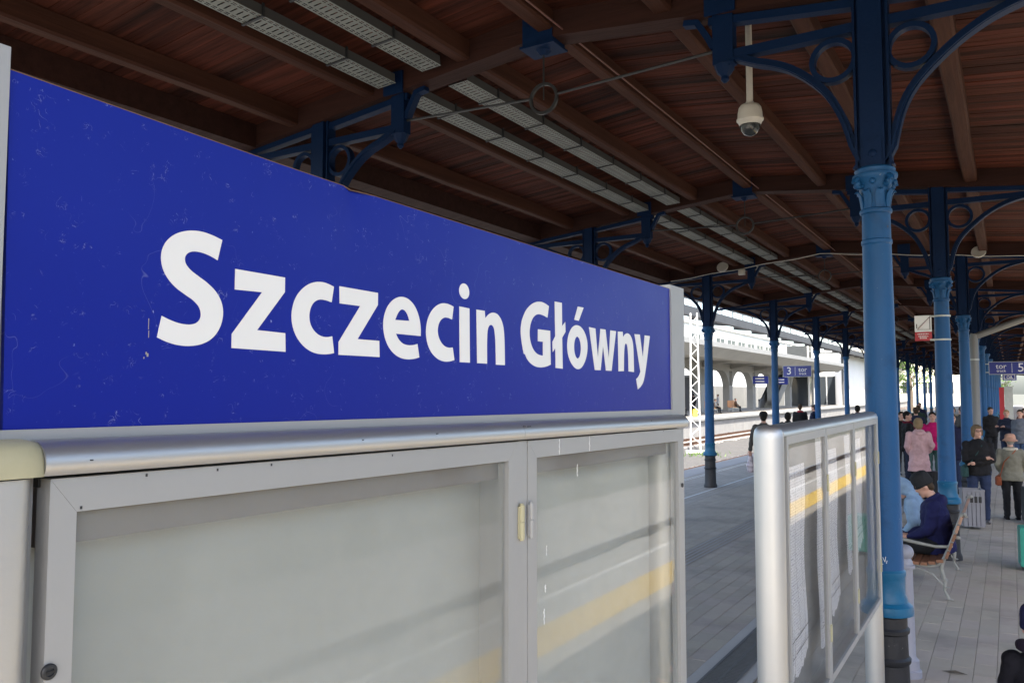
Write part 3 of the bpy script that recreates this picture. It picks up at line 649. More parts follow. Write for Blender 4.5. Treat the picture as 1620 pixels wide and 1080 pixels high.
# ---------------------------------------------------------------- station name sign
SL = (-.82, 1.26, 0)
sg = thing('station_sign', 'large scratched blue station name sign reading Szczecin Główny', 'sign', SL)
top = [(.387, 2.554), (.55, 2.549), (.72, 2.544), (.838, 2.5415), (.852, 2.5385), (.868, 2.5395), (.90, 2.5405), (1.2, 2.539), (1.6, 2.5375), (2.128, 2.536)]
bot = [(.393, 2.2147), (.55, 2.2115), (.72, 2.2085), (.838, 2.2072), (.852, 2.207), (.868, 2.2069), (.90, 2.2066), (1.2, 2.205), (1.6, 2.204), (2.128, 2.2033)]
m = MB(); n = len(top); rows = 6; vs = []
for xx in (-.795, -.801):
    for j in range(rows + 1):
        for i in range(n):
            t = j / rows; y = bot[i][0] + (top[i][0] - bot[i][0]) * t; z = bot[i][1] + (top[i][1] - bot[i][1]) * t
            vs.append((xx - (.004 if (i in (4, 5) and j == rows) else 0), y, z))
q = n * (rows + 1); fs = []
for j in range(rows):
    for i in range(n - 1):
        a = j * n + i; fs += [(a, a + 1, a + n + 1, a + n), (q + a, q + a + n, q + a + n + 1, q + a + 1)]
for i in range(n - 1): fs += [(i, q + i, q + i + 1, i + 1), (rows * n + i, rows * n + i + 1, q + rows * n + i + 1, q + rows * n + i)]
for j in range(rows): fs += [(j * n, (j + 1) * n, q + (j + 1) * n, q + j * n), (j * n + n - 1, q + j * n + n - 1, q + (j + 1) * n + n - 1, (j + 1) * n + n - 1)]
m.add(vs, fs); shift(m, SL).build('panel', sign_blue_m, sg, 30)
def relax(c):
    # even out the hand-measured curve points
    n_ = len(c)
    for _ in range(2): c = [p if p[2] else (.6 * p[0] + .2 * (c[i - 1][0] + c[(i + 1) % n_][0]), .6 * p[1] + .2 * (c[i - 1][1] + c[(i + 1) % n_][1]), 0) for i, p in enumerate(c)]
    return c
for ch, cs in GLYPHS:
    me = outline_mesh([catmull(relax(c), True, 7) for c in cs], letter_white, 'letter', .0008)
    o = link('letter', me, sg, (-.7946 - SL[0], -SL[1], -SL[2]))
m = MB(); m.box(-.83, -.7925, .345, .386, 2.19, 2.575); shift(m, SL).build('post', alu_flat, sg)
m = MB(); m.box(-.83, -.7925, 2.1285, 2.236, 2.186, 2.548); m.box(-.7924, -.790, 2.1285, 2.137, 2.203, 2.545); shift(m, SL).build('post', alu_flat, sg)
m = MB(); m.box(-.83, -.793, .386, 2.128, 2.188, 2.2025)
m.v = [(x, y, z + (.0125 * (1 - (y - .386) / 1.74) if z > 2.2 else .006 * (1 - (y - .386) / 1.74))) for x, y, z in m.v]
shift(m, SL).build('bottom_rail', alu_flat, sg)
m = MB()
for (y0_, z0_), (y1_, z1_) in zip(top[:-1], top[1:]): m.add([(-.7952, y0_, z0_ - .0004), (-.7952, y1_, z1_ - .0004), (-.7952, y1_, z1_ + .0012), (-.7952, y0_, z0_ + .0012), (-.801, y0_, z0_ + .0012), (-.801, y1_, z1_ + .0012)], [(0, 1, 2, 3), (3, 2, 5, 4)])
shift(m, SL).build('rusty_edge', rust, sg)
m = MB()
for y_, z_, dy, dz_ in ((.5385, 2.318, .0003, .012), (.5389, 2.309, .0003, .008), (.5365, 2.2905, .0006, .003), (.5382, 2.2885, .0009, .0035), (.534, 2.286, .0004, .002)): m.box(-.7949, -.7943, y_ - dy, y_ + dy, z_, z_ + dz_)
shift(m, SL).build('scuff', concrete, sg)
m = MB(); m.box(-.815, -.8015, .36, 2.2, 2.2, 2.53); shift(m, SL).build('back_sheet', alu_flat, sg)

# ---------------------------------------------------------------- glazed cabinet under the sign
CL = (-.83, 1.29, 0)
tilt = lambda v: (v[0], v[1], v[2] - .0104 * (v[1] - 1.29) * min(1, max(0, v[2] / 2)))
cab = thing('notice_cabinet', 'empty silver glazed notice cabinet under the blue station sign', 'notice cabinet', CL)
def cpart(mb, name, mat, parent=None, smooth=None): return shift(mb, CL if parent is None else CL, tilt).build(name, mat, parent or cab, smooth)
prof = [(-.7695, 2.1625), (-.766, 2.168), (-.7652, 2.174), (-.7662, 2.180), (-.769, 2.1855), (-.774, 2.1905), (-.781, 2.194), (-.79, 2.196), (-.86, 2.197), (-.885, 2.19), (-.89, 2.1625)]
for ya, yb in ((.418, 1.292), (1.2928, 2.188)):
    m = MB(); m.prism(prof, 'y', ya, yb); cpart(m, 'top_rail', alu, smooth=40)
m = MB(); sq = [(1, 2.1625), (1.0, 2.172), (.985, 2.18), (.94, 2.188), (.85, 2.194), (.6, 2.197), (.2, 2.198)]
def squircle(mb, prof, c, rx, ry, e=4., n=40):
    vs = []
    for r, z in prof:
        for j in range(n):
            t_ = 2 * math.pi * j / n; a_, b_ = math.cos(t_), math.sin(t_); k_ = (abs(a_) ** e + abs(b_) ** e) ** (-1 / e); vs.append((c[0] + rx * r * k_ * a_, c[1] + ry * r * k_ * b_, z))
    k = len(prof); mb.add(vs, [(i * n + j, i * n + (j + 1) % n, (i + 1) * n + (j + 1) % n, (i + 1) * n + j) for i in range(k - 1) for j in range(n)] + [tuple(reversed(range(n))), tuple((k - 1) * n + j for j in range(n))])
squircle(m, sq, (-.822, .386, 0), .0575, .0405, 5.5); cpart(m, 'corner_cap', cream_cap, smooth=50)
m = MB(); squircle(m, [(1, .0), (1, 2.1605)], (-.822, .3845, 0), .049, .0345, 3.4); cpart(m, 'post', alu, smooth=60)
m = MB(); m.lathe([(1, .0), (1, 2.16)], 28, (-.846, 2.152, 0), .04, .03); cpart(m, 'post', alu, smooth=60)
CB = 1.02
m = MB(); m.box(-.88, -.862, .425, 2.178, CB, 2.1618); cpart(m, 'back_panel', back_panel)
m = MB(); m.box(-.862, -.8045, .4185, .4275, CB, 2.1612); m.box(-.862, -.8045, 2.152, 2.178, CB, 2.1612); m.box(-.862, -.8045, .4276, 2.1519, CB - .02, CB)
m.box(-.8615, -.8045, 1.284, 1.331, CB, 2.1608); cpart(m, 'casing', alu_flat)
m = MB(); m.box(-.8575, -.797, .428, 2.18, 2.150, 2.1622); cpart(m, 'dark_gap_strip', black_flat)  # black strip standing in for the shade in the gap under the rail
for (ya, yb, wl, wr) in ((.4305, 1.289, .0265, .0315), (1.3265, 2.184, .0335, .0425)):
    d = MB(); frame_ring(d, -.803, -.780, ya, yb, CB + .01, 2.1585, wl, wr, .0335, .034); dr = cpart(d, 'door', alu_flat)
    d = MB(); d.box(-.7905, -.7875, ya + wl - .004, yb - wr + .004, CB + .04, 2.1285); cpart(d, 'pane', pane_near, dr)
    d = MB(); d.box(-.826, -.8135, ya + wl - .02, yb - wr + .02, 2.0895, 2.1495); cpart(d, 'header_strip', header_mat, dr)
    for z0 in (2.0105, 1.36):
        d = MB()
        hy = (1.2985 if ya < 1 else 1.3335)
        d.lathe([(.0058, z0 - .031), (.0058, z0 - .0005)], 12, (-.777, hy, 0)); d.lathe([(.0058, z0 + .0005), (.0058, z0 + .031)], 12, (-.777, hy, 0)); d.lathe([(.004, z0 - .034), (.004, z0 + .034)], 8, (-.777, hy, 0))
        d.box(-.7795, -.777, hy - .010, hy + .010, z0 - .029, z0 + .029)
        cpart(d, 'hinge', cream_cap if ya < 1 else alu_flat, dr, 40)
m = MB(); m.box(-.802, -.7815, 1.2905, 1.3252, CB + .01, 2.159); cpart(m, 'mullion', alu_flat)
def lockdisc(y, z, r):
    T = Matrix.Translation((-.7795, y, z)) @ Matrix.Rotation(math.pi / 2, 4, 'Y')
    m = MB(); m.lathe([(r, 0), (r, .002), (r * .85, .0032), (r * .55, .0034), (r * .5, .002)], 20, T=T); o = cpart(m, 'lock', dark_metal, smooth=40)
    m = MB(); m.box(-.7772, -.7762, y - r * .5, y + r * .5, z - r * .12, z + r * .12); cpart(m, 'keyhole', black_flat, o)
lockdisc(.4345, 1.979, .0075); lockdisc(2.165, 2.003, .006)
# dried drips and scuffs
m = MB()
def drip(y, z0, z1, x, w_=.0012):
    k = 7
    for i in range(k):
        za = z0 + (z1 - z0) * i / k; zb_ = z0 + (z1 - z0) * (i + 1) / k; yy = y + .001 * math.sin(i * 2.1 + y * 50)
        ww = w_ * rnd.uniform(.5, 1.2); m.box(x, x + .0004, yy - ww, yy + ww, za, zb_)
drip(1.452, 2.126, 2.157, -.7799); drip(1.59, 2.126, 2.158, -.7799); drip(1.41, 1.93, 1.95, -.7873); drip(1.405, 1.86, 1.875, -.7873, .002); drip(1.545, 2.075, 2.10, -.7873, .0016); drip(1.40, 1.80, 1.83, -.7873, .0022)
cpart(m, 'dried_drip', letter_white)
m = MB()
for y, z in ((.62, 2.1555), (.70, 2.1560), (.53, 2.1562), (.93, 2.1548), (.46, 2.13), (2.03, 2.157)): m.box(-.7799, -.7795, y, y + .0022, z - .003, z)
for y, z, dy in ((.46, 2.176, .003), (.85, 2.18, .002), (1.02, 2.183, .004), (1.30, 2.187, .012), (1.285, 2.1875, .008), (1.91, 2.186, .003)): m.box(-.7662, -.7645, y, y + dy, z - .0012, z)
cpart(m, 'scuff', dark_metal)

# ---------------------------------------------------------------- timetable board further along
BL = (-.81, 4.55, 0)
brd = thing('timetable_board', 'silver timetable board with three glazed doors and paper sheets', 'timetable board', BL)
def bpart(mb, name, mat, parent=None, smooth=None): return shift(mb, BL).build(name, mat, parent or brd, smooth)
XB0, XB1 = -.868, -.752
m = MB()
for y, nm in ((3.235, 'post'), (5.865, 'post')):
    m = MB(); m.lathe([(1, 0), (1, 2.068), (.97, 2.088), (.88, 2.104), (.7, 2.116), (.3, 2.121)], 28, ((XB0 + XB1) / 2, y, 0), (XB1 - XB0) / 2, .045); bpart(m, nm, alu, smooth=50)
pr = []
for i in range(13):
    a = math.pi * i / 12; pr.append(((XB0 + XB1) / 2 + .059 * math.cos(a), 2.082 + .038 * math.sin(a)))
pr = [(XB1 + .001, 2.0785)] + pr + [(XB0 - .001, 2.0785)]
m = MB(); m.prism(pr, 'y', 3.24, 5.86); bpart(m, 'top_rail', alu, smooth=40)
m = MB(); m.box(-.866, -.846, 3.28, 5.83, .89, 2.08); bpart(m, 'back_panel', back_panel2)
m = MB(); m.box(-.8459, -.775, 3.28, 5.83, .872, .896); m.box(-.8459, -.775, 3.281, 3.293, .897, 2.08); bpart(m, 'casing', alu_flat)
Dr = [(3.293, 4.092), (4.098, 4.905), (4.911, 5.835)]
for i, (ya, yb) in enumerate(Dr):
    d = MB(); frame_ring(d, -.774, -.754, ya, yb, .885, 2.077, .03, .03, .034, .034); dr = bpart(d, 'door', alu_flat)
    d = MB(); d.box(-.764, -.761, ya + .027, yb - .027, .915, 2.046); bpart(d, 'pane', pane_far, dr)
    for z0 in (1.82, 1.12):
        d = MB(); d.lathe([(.006, z0 - .04), (.006, z0 + .04)], 10, (-.751, yb + .002, 0)); bpart(d, 'hinge', cream_cap, dr, 40)
    # hanging paper sheets, slightly curled, uneven lower edges
    spec = [[(3.335, 3.56, 2.0, 1.02), (3.565, 3.86, 1.93, 1.05)], [(4.135, 4.37, 2.03, 1.02), (4.375, 4.68, 1.95, 1.12)], [(4.95, 5.17, 2.0, 1.22), (5.175, 5.52, 1.96, 1.3)]][i]
    for j, (pa, pb, zt, zb) in enumerate(spec):
        sh = MB(); nu, nv = 8, 16; vs = []
        for a in range(nv + 1):
            for c_ in range(nu + 1):
                v = a / nv; u_ = c_ / nu; z = zb + (zt - zb) * v
                if a == 0: z += .05 * u_ + .012 * math.sin(c_ * 2.6 + j + i)
                x = -.812 + .012 * math.sin(u_ * 3.1 + j) * (1 - v) + .004 * math.sin(v * 9 + i) + .01 * (1 - v) * u_
                vs.append((x, pa + (pb - pa) * u_ + .006 * math.sin(v * 7 + j), z))
        fs = [(a * (nu + 1) + c_, a * (nu + 1) + c_ + 1, (a + 1) * (nu + 1) + c_ + 1, (a + 1) * (nu + 1) + c_) for a in range(nv) for c_ in range(nu)]
        sh.add(vs, fs); po = bpart(sh, 'paper_sheet', sheet_mat, brd, 60)
        ln = MB()
        for u_ in (.3, .72):
            for a in range(nv):
                v0, v1 = a / nv, (a + 1) / nv
                f_ = lambda v: (-.812 + .012 * math.sin(u_ * 3.1 + j) * (1 - v) + .004 * math.sin(v * 9 + i) + .01 * (1 - v) * u_ + .0012, pa + (pb - pa) * u_ + .006 * math.sin(v * 7 + j), zb + .05 + (zt - zb - .05) * v)
                p0, p1 = f_(v0), f_(v1); ln.add([(p0[0], p0[1] - .0013, p0[2]), (p0[0], p0[1] + .0013, p0[2]), (p1[0], p1[1] + .0013, p1[2]), (p1[0], p1[1] - .0013, p1[2])], [(0, 1, 2, 3)])
        for vv in (.06, .13): z = zb + .05 + (zt - zb) * vv; ln.add([(-.794, pa, z), (-.794, pb, z + .02), (-.794, pb, z + .024), (-.794, pa, z + .004)], [(0, 1, 2, 3)])
        bpart(ln, 'ruled_line', black_flat, po)
m = MB(); m.box(-.86, -.77, 3.29, 5.82, 2.045, 2.079); 

# ---------------------------------------------------------------- perforated cable trays
def tray_mesh(L):
    m = MB(); W = .14; h = .055
    xs = [v_ * .8 for v_ in (-W, -.118, -.106, -.092, -.08, -.052, .052, .08, .092, .106, .118, W)]; cell = .06; ys = [0, .010, .023, .037, .05, .06]
    nc = int(L / cell); vs = []; idx = {}
    def vid(i, j):
        if (i, j) not in idx: idx[(i, j)] = len(vs); vs.append((xs[i], (j // 5) * cell + ys[j % 5], 0))
        return idx[(i, j)]
    fs = []
    for c_ in range(nc):
        for jj in range(5):
            for i in range(11):
                hole = (i in (1, 3, 7, 9) and 1 <= jj <= 3) or (i == 5 and jj == 2)
                if hole: continue
                j = c_ * 5 + jj; fs.append((vid(i, j), vid(i + 1, j), vid(i + 1, j + 1), vid(i, j + 1)))
    m.add(vs, fs); Lr = nc * cell
    pass
    return m
TR = tray_mesh(SP - .42).mesh('tray', tray_mat)
hg = MB()
hg.prism([(-.127, -.012), (.127, -.012), (.127, .1), (.117, .1), (.117, -.002), (-.117, -.002), (-.117, .1), (-.127, .1)], 'y', 0, .022)
HG = hg.mesh('hanger', dark_metal)
sd_ = MB(); sd_.box(-.114, -.1122, 0, SP - .44, 0, .085); SDL = sd_.mesh('side_rail', steel_dark); sd_ = MB(); sd_.box(.1122, .114, 0, SP - .44, 0, .085); SDR = sd_.mesh('side_rail', steel_dark)
li = MB()
li.tube([(-.05, 0, .02), (-.05, SP - .45, .02)], .012, 6); li.tube([(.03, 0, .018), (.03, SP - .45, .018)], .01, 6); LI = li.mesh('cable', black_flat)
for k in range(-1, 7):
    for x, side in ((-5.06, 'left'), (-4.52, 'right')):
        lab = {-1: 'nearest perforated cable tray, %s of the pair, before the first roof frame' % side}.get(k, '%s perforated cable tray of the pair in roof bay number %s from the camera' % (side, ['two', 'three', 'four', 'five', 'six', 'seven', 'eight'][k] if k >= 0 else ''))
        t = thing('cable_tray', lab, 'cable tray', (x, Y0 + SP * k + .2, zlow(x) + .03), 0, 'cable trays under the canopy')
        a = math.atan(.104); t.rotation_euler = (0, -a * .6, 0)
        link('tray', TR, t); link('side_rail', SDL, t); link('side_rail', SDR, t); [link('hanger', HG, t, (0, .55 + .95 * q_, 0)) for q_ in range(6)]; link('cable', LI, t)

# ---------------------------------------------------------------- camera dome, conduits, lamps
t = thing('security_camera', 'white dome security camera hanging on a short pole', 'camera', (-1.75, 6.6, 0))
m = MB(); m.tube([(0, 0, 4.60), (0, 0, 5.36)], .027, 12); m.lathe([(.034, 4.60), (.034, 4.64)], 12); m.build('pole', white_plastic, t, 40)
m = MB(); m.lathe([(.04, 4.622), (.075, 4.612), (.09, 4.59), (.098, 4.55), (.10, 4.5), (.108, 4.497), (.108, 4.483), (.098, 4.475), (.085, 4.445), (.083, 4.44)], 28); m.build('housing', white_plastic, t, 40)
m = MB(); m.lathe([(.082, 4.442), (.08, 4.425), (.07, 4.395), (.05, 4.37), (.02, 4.357), (.003, 4.355)], 24); m.build('dome', glassdark, t, 70)
m = MB(); m.lathe([(.084, 4.446), (.086, 4.44), (.083, 4.435)], 24); m.build('trim_ring', black_flat, t, 40)
for (x, nm) in ((-3.19, 'thin red-brown conduit running along the ridge purlin'), (1.2, 'thin red-brown conduit on a purlin above the right platform edge')):
    m = MB(); m.tube([(x, -2, zlow(x) + .045), (x, 45, zlow(x) + .045)], .008, 6); tag(m.build('conduit', conduit_mat), nm, 'conduit')
yl = Y0 + 2 * SP - .14
t = thing('lamp_conduit', 'white cable conduit with two round lamps along the third roof frame', 'conduit', (0, yl, 0))
m = MB(); m.tube([(x, 0, zlow(x) - .03 + .012 * math.sin(x * 5)) for x in [-7 + .25 * i for i in range(37)]], .009, 6); m.build('cable', white_plastic, t)
def bulkhead(x, y, z, label):
    t = thing('bulkhead_lamp', label, 'lamp', (x, y, z), 0, 'round lamps under the canopy')
    T = Matrix.Rotation(R(65), 4, 'X')
    m = MB(); m.lathe([(.06, .03), (.13, .03), (.135, .0), (.12, -.02)], 20, T=T); m.build('rim', white_plastic, t, 40)
    m = MB(); m.lathe([(.115, -.02), (.1, -.05), (.06, -.075), (.01, -.085)], 20, T=T); o = m.build('diffuser', white_plastic, t, 60)
    m = MB(); m.tube([T @ Vector((-.11, 0, -.045)), T @ Vector((0, 0, -.095)), T @ Vector((.11, 0, -.045))], .007, 5); m.tube([T @ Vector((0, -.11, -.045)), T @ Vector((0, 0, -.095)), T @ Vector((0, .11, -.045))], .007, 5); m.build('guard', galv, t)
bulkhead(-5.69, yl - .06, 5.2, 'round white bulkhead lamp on the third frame, near the left columns')
bulkhead(-.44, yl - .06, 5.08, 'round white bulkhead lamp on the third frame, right of the columns')
m = MB(); m.box(-.07, .07, -.05, .05, -.06, .06); m.box(-.05, .05, -.07, -.05, -.045, .045); tag(m.build('junction_box', white_plastic, None, None, (-5.25, yl - .02, 5.05)), 'small white junction box on the third left bracket', 'junction box')

# rainwater pipe
t = thing('rainwater_pipe', 'grey rainwater pipe with a sloping branch behind the third column', 'pipe', (-.70, 22.6, 0))
m = MB(); m.tube([(0, 0, 0), (0, 0, 3.55), (.03, 0, 3.66)], .095, 14); m.build('downpipe', steel_grey, t, 40)
m = MB(); m.tube([(.03, 0, 3.6), (1.9, 0, 4.3), (2.3, 0, 4.6)], .075, 12); m.build('branch', steel_grey, t, 40)
m = MB(); m.lathe([(.1, 3.02), (.105, 3.02), (.105, 3.06), (.1, 3.06)], 14); m.build('clamp', galv, t, 40)

# ---------------------------------------------------------------- signs
def word(txt, size, mat, parent, x, z, y, flip=False):
    me = text_mesh(txt, size, mat); o = link('lettering', me, parent, (x, y, z)); o.rotation_euler = (math.pi / 2, 0, 0); return o
def track_sign(label, loc, w_, num, numleft):
    t = thing('track_sign', label, 'sign', loc)
    m = MB(); m.box(-w_ / 2, w_ / 2, -.03, .03, -.2, .2); m.build('panel', sign_navy, t)
    m = MB(); m.box(-w_ / 2, w_ / 2, -.034, .034, .2, .215); m.box(-w_ / 2, w_ / 2, -.034, .034, -.215, -.2); m.box(-w_ / 2 - .015, -w_ / 2, -.034, .034, -.215, .215); m.box(w_ / 2, w_ / 2 + .015, -.034, .034, -.215, .215); m.build('frame', galv, t)
    sx = -1 if numleft else 1
    word(num, .40, letter_white, t, sx * w_ * .29, .0, -.033); word('tor', .24, letter_white, t, -sx * w_ * .2, .055, -.033); word('track', .13, letter_white, t, -sx * w_ * .2, -.095, -.033)
    dv = sx * w_ * .07
    m = MB(); m.box(dv - .005, dv + .005, -.0325, -.0305, -.16, .16); m.build('divider', letter_white, t)
    m = MB()
    for z in (-.14, .14): m.bar((-sx * 0 + (w_ / 2 if numleft else -w_ / 2), 0, z), ((w_ / 2 + .22) if numleft else (-w_ / 2 - .12), 0, z), .03)
    m.build('arm', galv, t); return t
track_sign('dark blue sign reading 3 tor, hung from a left-hand column', (-6.84, Y0 + 4 * SP, 3.045), 1.02, '3', True)
ts = track_sign('dark blue sign reading tor 5 at the right edge of the picture', (.02, Y0 + 4 * SP, 3.06), 1.15, '5', False)
t = thing('lift_sign', 'small blue sign with a white outlined symbol below the tor 5 sign', 'sign', (.02, Y0 + 4 * SP + .12, 2.77))
m = MB(); m.box(-.2, .2, -.02, .02, -.12, .10); m.build('panel', sign_navy, t)
m = MB(); 
for a in ((-.16, .16, -.09, -.075), (-.16, .16, .06, .075), (-.16, -.145, -.075, .06), (.145, .16, -.075, .06)): m.box(a[0], a[1], -.024, -.0205, a[2], a[3])
m.ring(-.04, -.015, .045, .03, -.024, -.0205, 16); m.box(.0, .10, -.024, -.0205, -.05, -.03); m.box(.03, .06, -.024, -.0205, -.03, .03); m.build('symbol', letter_white, t)
m = MB(); m.bar((0, 0, .1), (0, 0, .2), .02); m.build('arm', galv, t)
t = thing('warning_sign', 'white square sign with red lower panel strapped to a column', 'sign', (-.99, Y0 + SP - .05, 3.135), 0)
m = MB(); m.box(-.105, .105, -.008, .008, -.05, .175); m.build('white_panel', letter_white, t)
m = MB(); m.box(-.105, .105, -.0085, .0085, -.175, -.051); m.build('red_panel', red_sign, t)
m = MB(); m.bar((-.07, -.0095, -.01), (.085, -.0095, .155), .003, .012, (0, 1, 0)); m.bar((-.08, -.0095, -.02), (.09, -.0095, -.02), .003, .02, (0, 1, 0)); m.box(-.085, -.075, -.0105, -.0085, .0, .06); m.box(.08, .088, -.0105, -.0085, -.02, .15); m.build('symbol', dark_metal, t)
m = MB(); m.bar((-.06, -.0125, -.01), (.08, -.0125, .145), .002, .008, (0, 1, 0)); m.build('red_stroke', red_sign, t)
m = MB()
for z, a in ((-.088, .07), (-.12, .06), (-.145, .045)):
    x = -a
    while x < a: q = rnd.uniform(.008, .018); m.box(x, min(x + q, a), -.0105, -.0086, z, z + .014); x += q + .006
m.build('lettering', letter_white, t)
m = MB()
for z in (.16, -.165):
    m.lathe([(.103, z - .012), (.108, z - .012), (.108, z + .012), (.103, z + .012)], 24, (.23, .05, 0), caps=False); m.box(.08, .14, -.01, .0, z - .012, z + .012)
m.build('strap', galv, t, 40)
t = thing('blue_sign', 'small bright blue sign high among the far columns', 'sign', (-2.6, 46, 3.05)); m = MB(); m.box(-.2, .2, -.04, .04, -.28, .28); m.build('panel', M('bright_blue', (.008, .01, .35), .4), t)
m = MB(); m.bar((0, 0, .28), (0, 0, 2.2), .03); m.build('hanger', dark_metal, t)

# ---------------------------------------------------------------- bench
def bench(loc, label):
    t = thing('bench', label, 'bench', loc)
    L = 1.80
    def iron(y):
        m = MB()
        m.tube([(.0, y, .012), (-.045, y, .10), (-.035, y, .2), (-.07, y, .33), (-.05, y, .42), (.02, y, .58), (.095, y, .8), (.14, y, .93), (.16, y, .935)], [.016, .014, .02, .019, .02, .019, .018, .017, .02], 8)
        m.ell((0, y, .01), .04, .025, .012, 10, 6); m.ell((-.02, y, .14), .026, .026, .01, 8, 6); m.ell((-.038, y, .22), .028, .028, .01, 8, 6); m.ell((.165, y, .935), .025, .02, .022, 8, 6); m.ell((.1, y, .68), .03, .02, .02, 8, 6)
        m.tube([(-.55, y, .012), (-.515, y, .12), (-.52, y, .24), (-.49, y, .37), (-.46, y, .405)], [.016, .015, .019, .018, .018], 8); m.ell((-.55, y, .01), .04, .025, .012, 10, 6)
        m.tube([(-.47, y, .40), (-.40, y, .375), (-.3, y, .35), (-.18, y, .345), (-.1, y, .37), (-.055, y, .42)], .017, 8)
        m.tube([(-.515, y, .15), (-.42, y, .27), (-.3, y, .315), (-.16, y, .27), (-.04, y, .14)], .010, 6)
        m.tube([(-.50, y, .40), (-.54, y, .5), (-.53, y, .58), (-.45, y, .615), (-.3, y, .59), (-.12, y, .565), (.01, y, .575)], [.014, .014, .016, .02, .018, .017, .016], 8)
        m.ell((.02, y, .58), .03, .022, .02, 8, 6)
        m.build('iron_frame', grey_iron, t, 50)
    iron(.03); iron(L - .03)
    for i in range(6):
        x = -.47 + i * .078; z = .408 - .045 * math.sin(i / 5 * math.pi) + .01
        m = MB(); m.box(-.034, .034, -.02, L + .02, -.016, .016); o = m.build('seat_slat', slat_mat, t, None, (x, 0, z)); o.rotation_euler = (0, .15 * (i - 2.5) / 2.5 * -1, 0)
    for i in range(5):
        f_ = .12 + i * .085; z = .49 + i * .095; x = -.005 + (z - .49) * .36
        m = MB(); m.box(-.014, .014, -.02, L + .02, -.04, .04); o = m.build('back_slat', slat_pale if i > 2 else slat_mat, t, None, (x, 0, z)); o.rotation_euler = (0, .34, 0)
    return t
bench((-.625, 10.04, 0), 'wooden slat bench with grey cast-iron frames beside the columns')

t = thing('bollard', 'slim grey bollard with ball top between the column and the bench', 'bollard', (-.755, 7.27, 0))
m = MB(); m.lathe([(.095, 0), (.095, .05), (.08, .06), (.078, .13), (.066, .14), (.06, .15), (.056, .16), (.05, .84), (.066, .845), (.068, .87), (.055, .875), (.05, .90), (.04, .92)], 20); m.build('shaft', lav_grey, t, 35)
m = MB(); m.ell((0, 0, .968), .062, .062, .062, 20, 14); m.build('ball', lav_grey, t, 80)

t = thing('litter_bin', 'pale grey slatted litter bin behind the bench', 'bin', (-.59, 15.55, 0), R(12))
for (sx, sy, ang) in ((0, -.15, 0), (0, .15, 0)):
    for i in range(5):
        m = MB(); m.box(-.027, .027, -.01, .01, .05, .62); m.build('slat', bin_grey, t, None, (-.124 + i * .062, sy, 0))
for s in (-1, 1):
    for i in range(4): m = MB(); m.box(-.01, .01, -.03, .03, .05, .62); m.build('slat', bin_grey, t, None, (s * .155, -.105 + i * .07, 0))
m = MB(); m.box(-.14, .14, -.135, .135, .06, .56); m.build('liner', black_flat, t)
m = MB()
for a in ((-.165, .165, -.165, -.14), (-.165, .165, .14, .165), (-.165, -.145, -.14, .14), (.145, .165, -.14, .14)): m.box(a[0], a[1], a[2], a[3], .6205, .65)
m.build('rim', bin_grey, t)
for i in range(4):
    m = MB(); m.box(-.022, .022, -.1625, -.1612, .44, .54); m.build('slot', black_flat, t, None, (-.093 + i * .062, 0, 0))

def suitcase(label, loc, rz, mat, w_=.42, d_=.26, h_=.62, handle=True):
    t = thing('suitcase', label, 'suitcase', loc, rz)
    m = MB()
    for i in range(7):
        x0 = -w_ / 2 + w_ * i / 7; m.box(x0 + .006, x0 + w_ / 7 - .006, -d_ / 2, d_ / 2, .06, h_)
    m.box(-w_ / 2 + .012, w_ / 2 - .012, -d_ / 2 + .012, d_ / 2 - .012, .05, h_ + .008); m.build('shell', mat, t)
    for sx in (-1, 1):
        for sy in (-1, 1): q = MB(); q.lathe([(.028, -.012), (.028, .012)], 12, T=Matrix.Translation((sx * (w_ / 2 - .05), sy * (d_ / 2 - .05), .028)) @ Matrix.Rotation(math.pi / 2, 4, 'X')); q.build('wheel', black_flat, t)
    if handle:
        q = MB(); q.tube([(-.1, d_ / 2 - .03, h_), (-.1, d_ / 2 - .03, h_ + .35), (.1, d_ / 2 - .03, h_ + .35), (.1, d_ / 2 - .03, h_)], .009, 6); q.build('handle', dark_metal, t)
    return t
suitcase('turquoise green suitcase at the right edge of the picture', (.245, 12.35, 0), .1, M('turquoise', (.01, .26, .20), .45), handle=False, h_=.53, d_=.3)
suitcase('black suitcase beside the woman in the hat', (.34, 16.6, 0), .2, black_flat, h_=.62)
suitcase('dark suitcase beside the woman in the pink coat', (-1.33, 19.6, 0), -.2, M('dark_bag', (.03, .03, .04), .6), h_=.55, handle=False)

m = MB(); m.add([(-.09, 0, .004), (0, -.028, .012), (.1, .005, .003), (.01, .03, .016), (0, 0, .0205)], [(0, 1, 4), (1, 2, 4), (2, 3, 4), (3, 0, 4), (0, 3, 2, 1)]); tag(m.build('fallen_leaf', bark, None, None, (-.455, 7.52, 0)), 'dark dry leaf lying on the paving near the bollard', 'leaf')
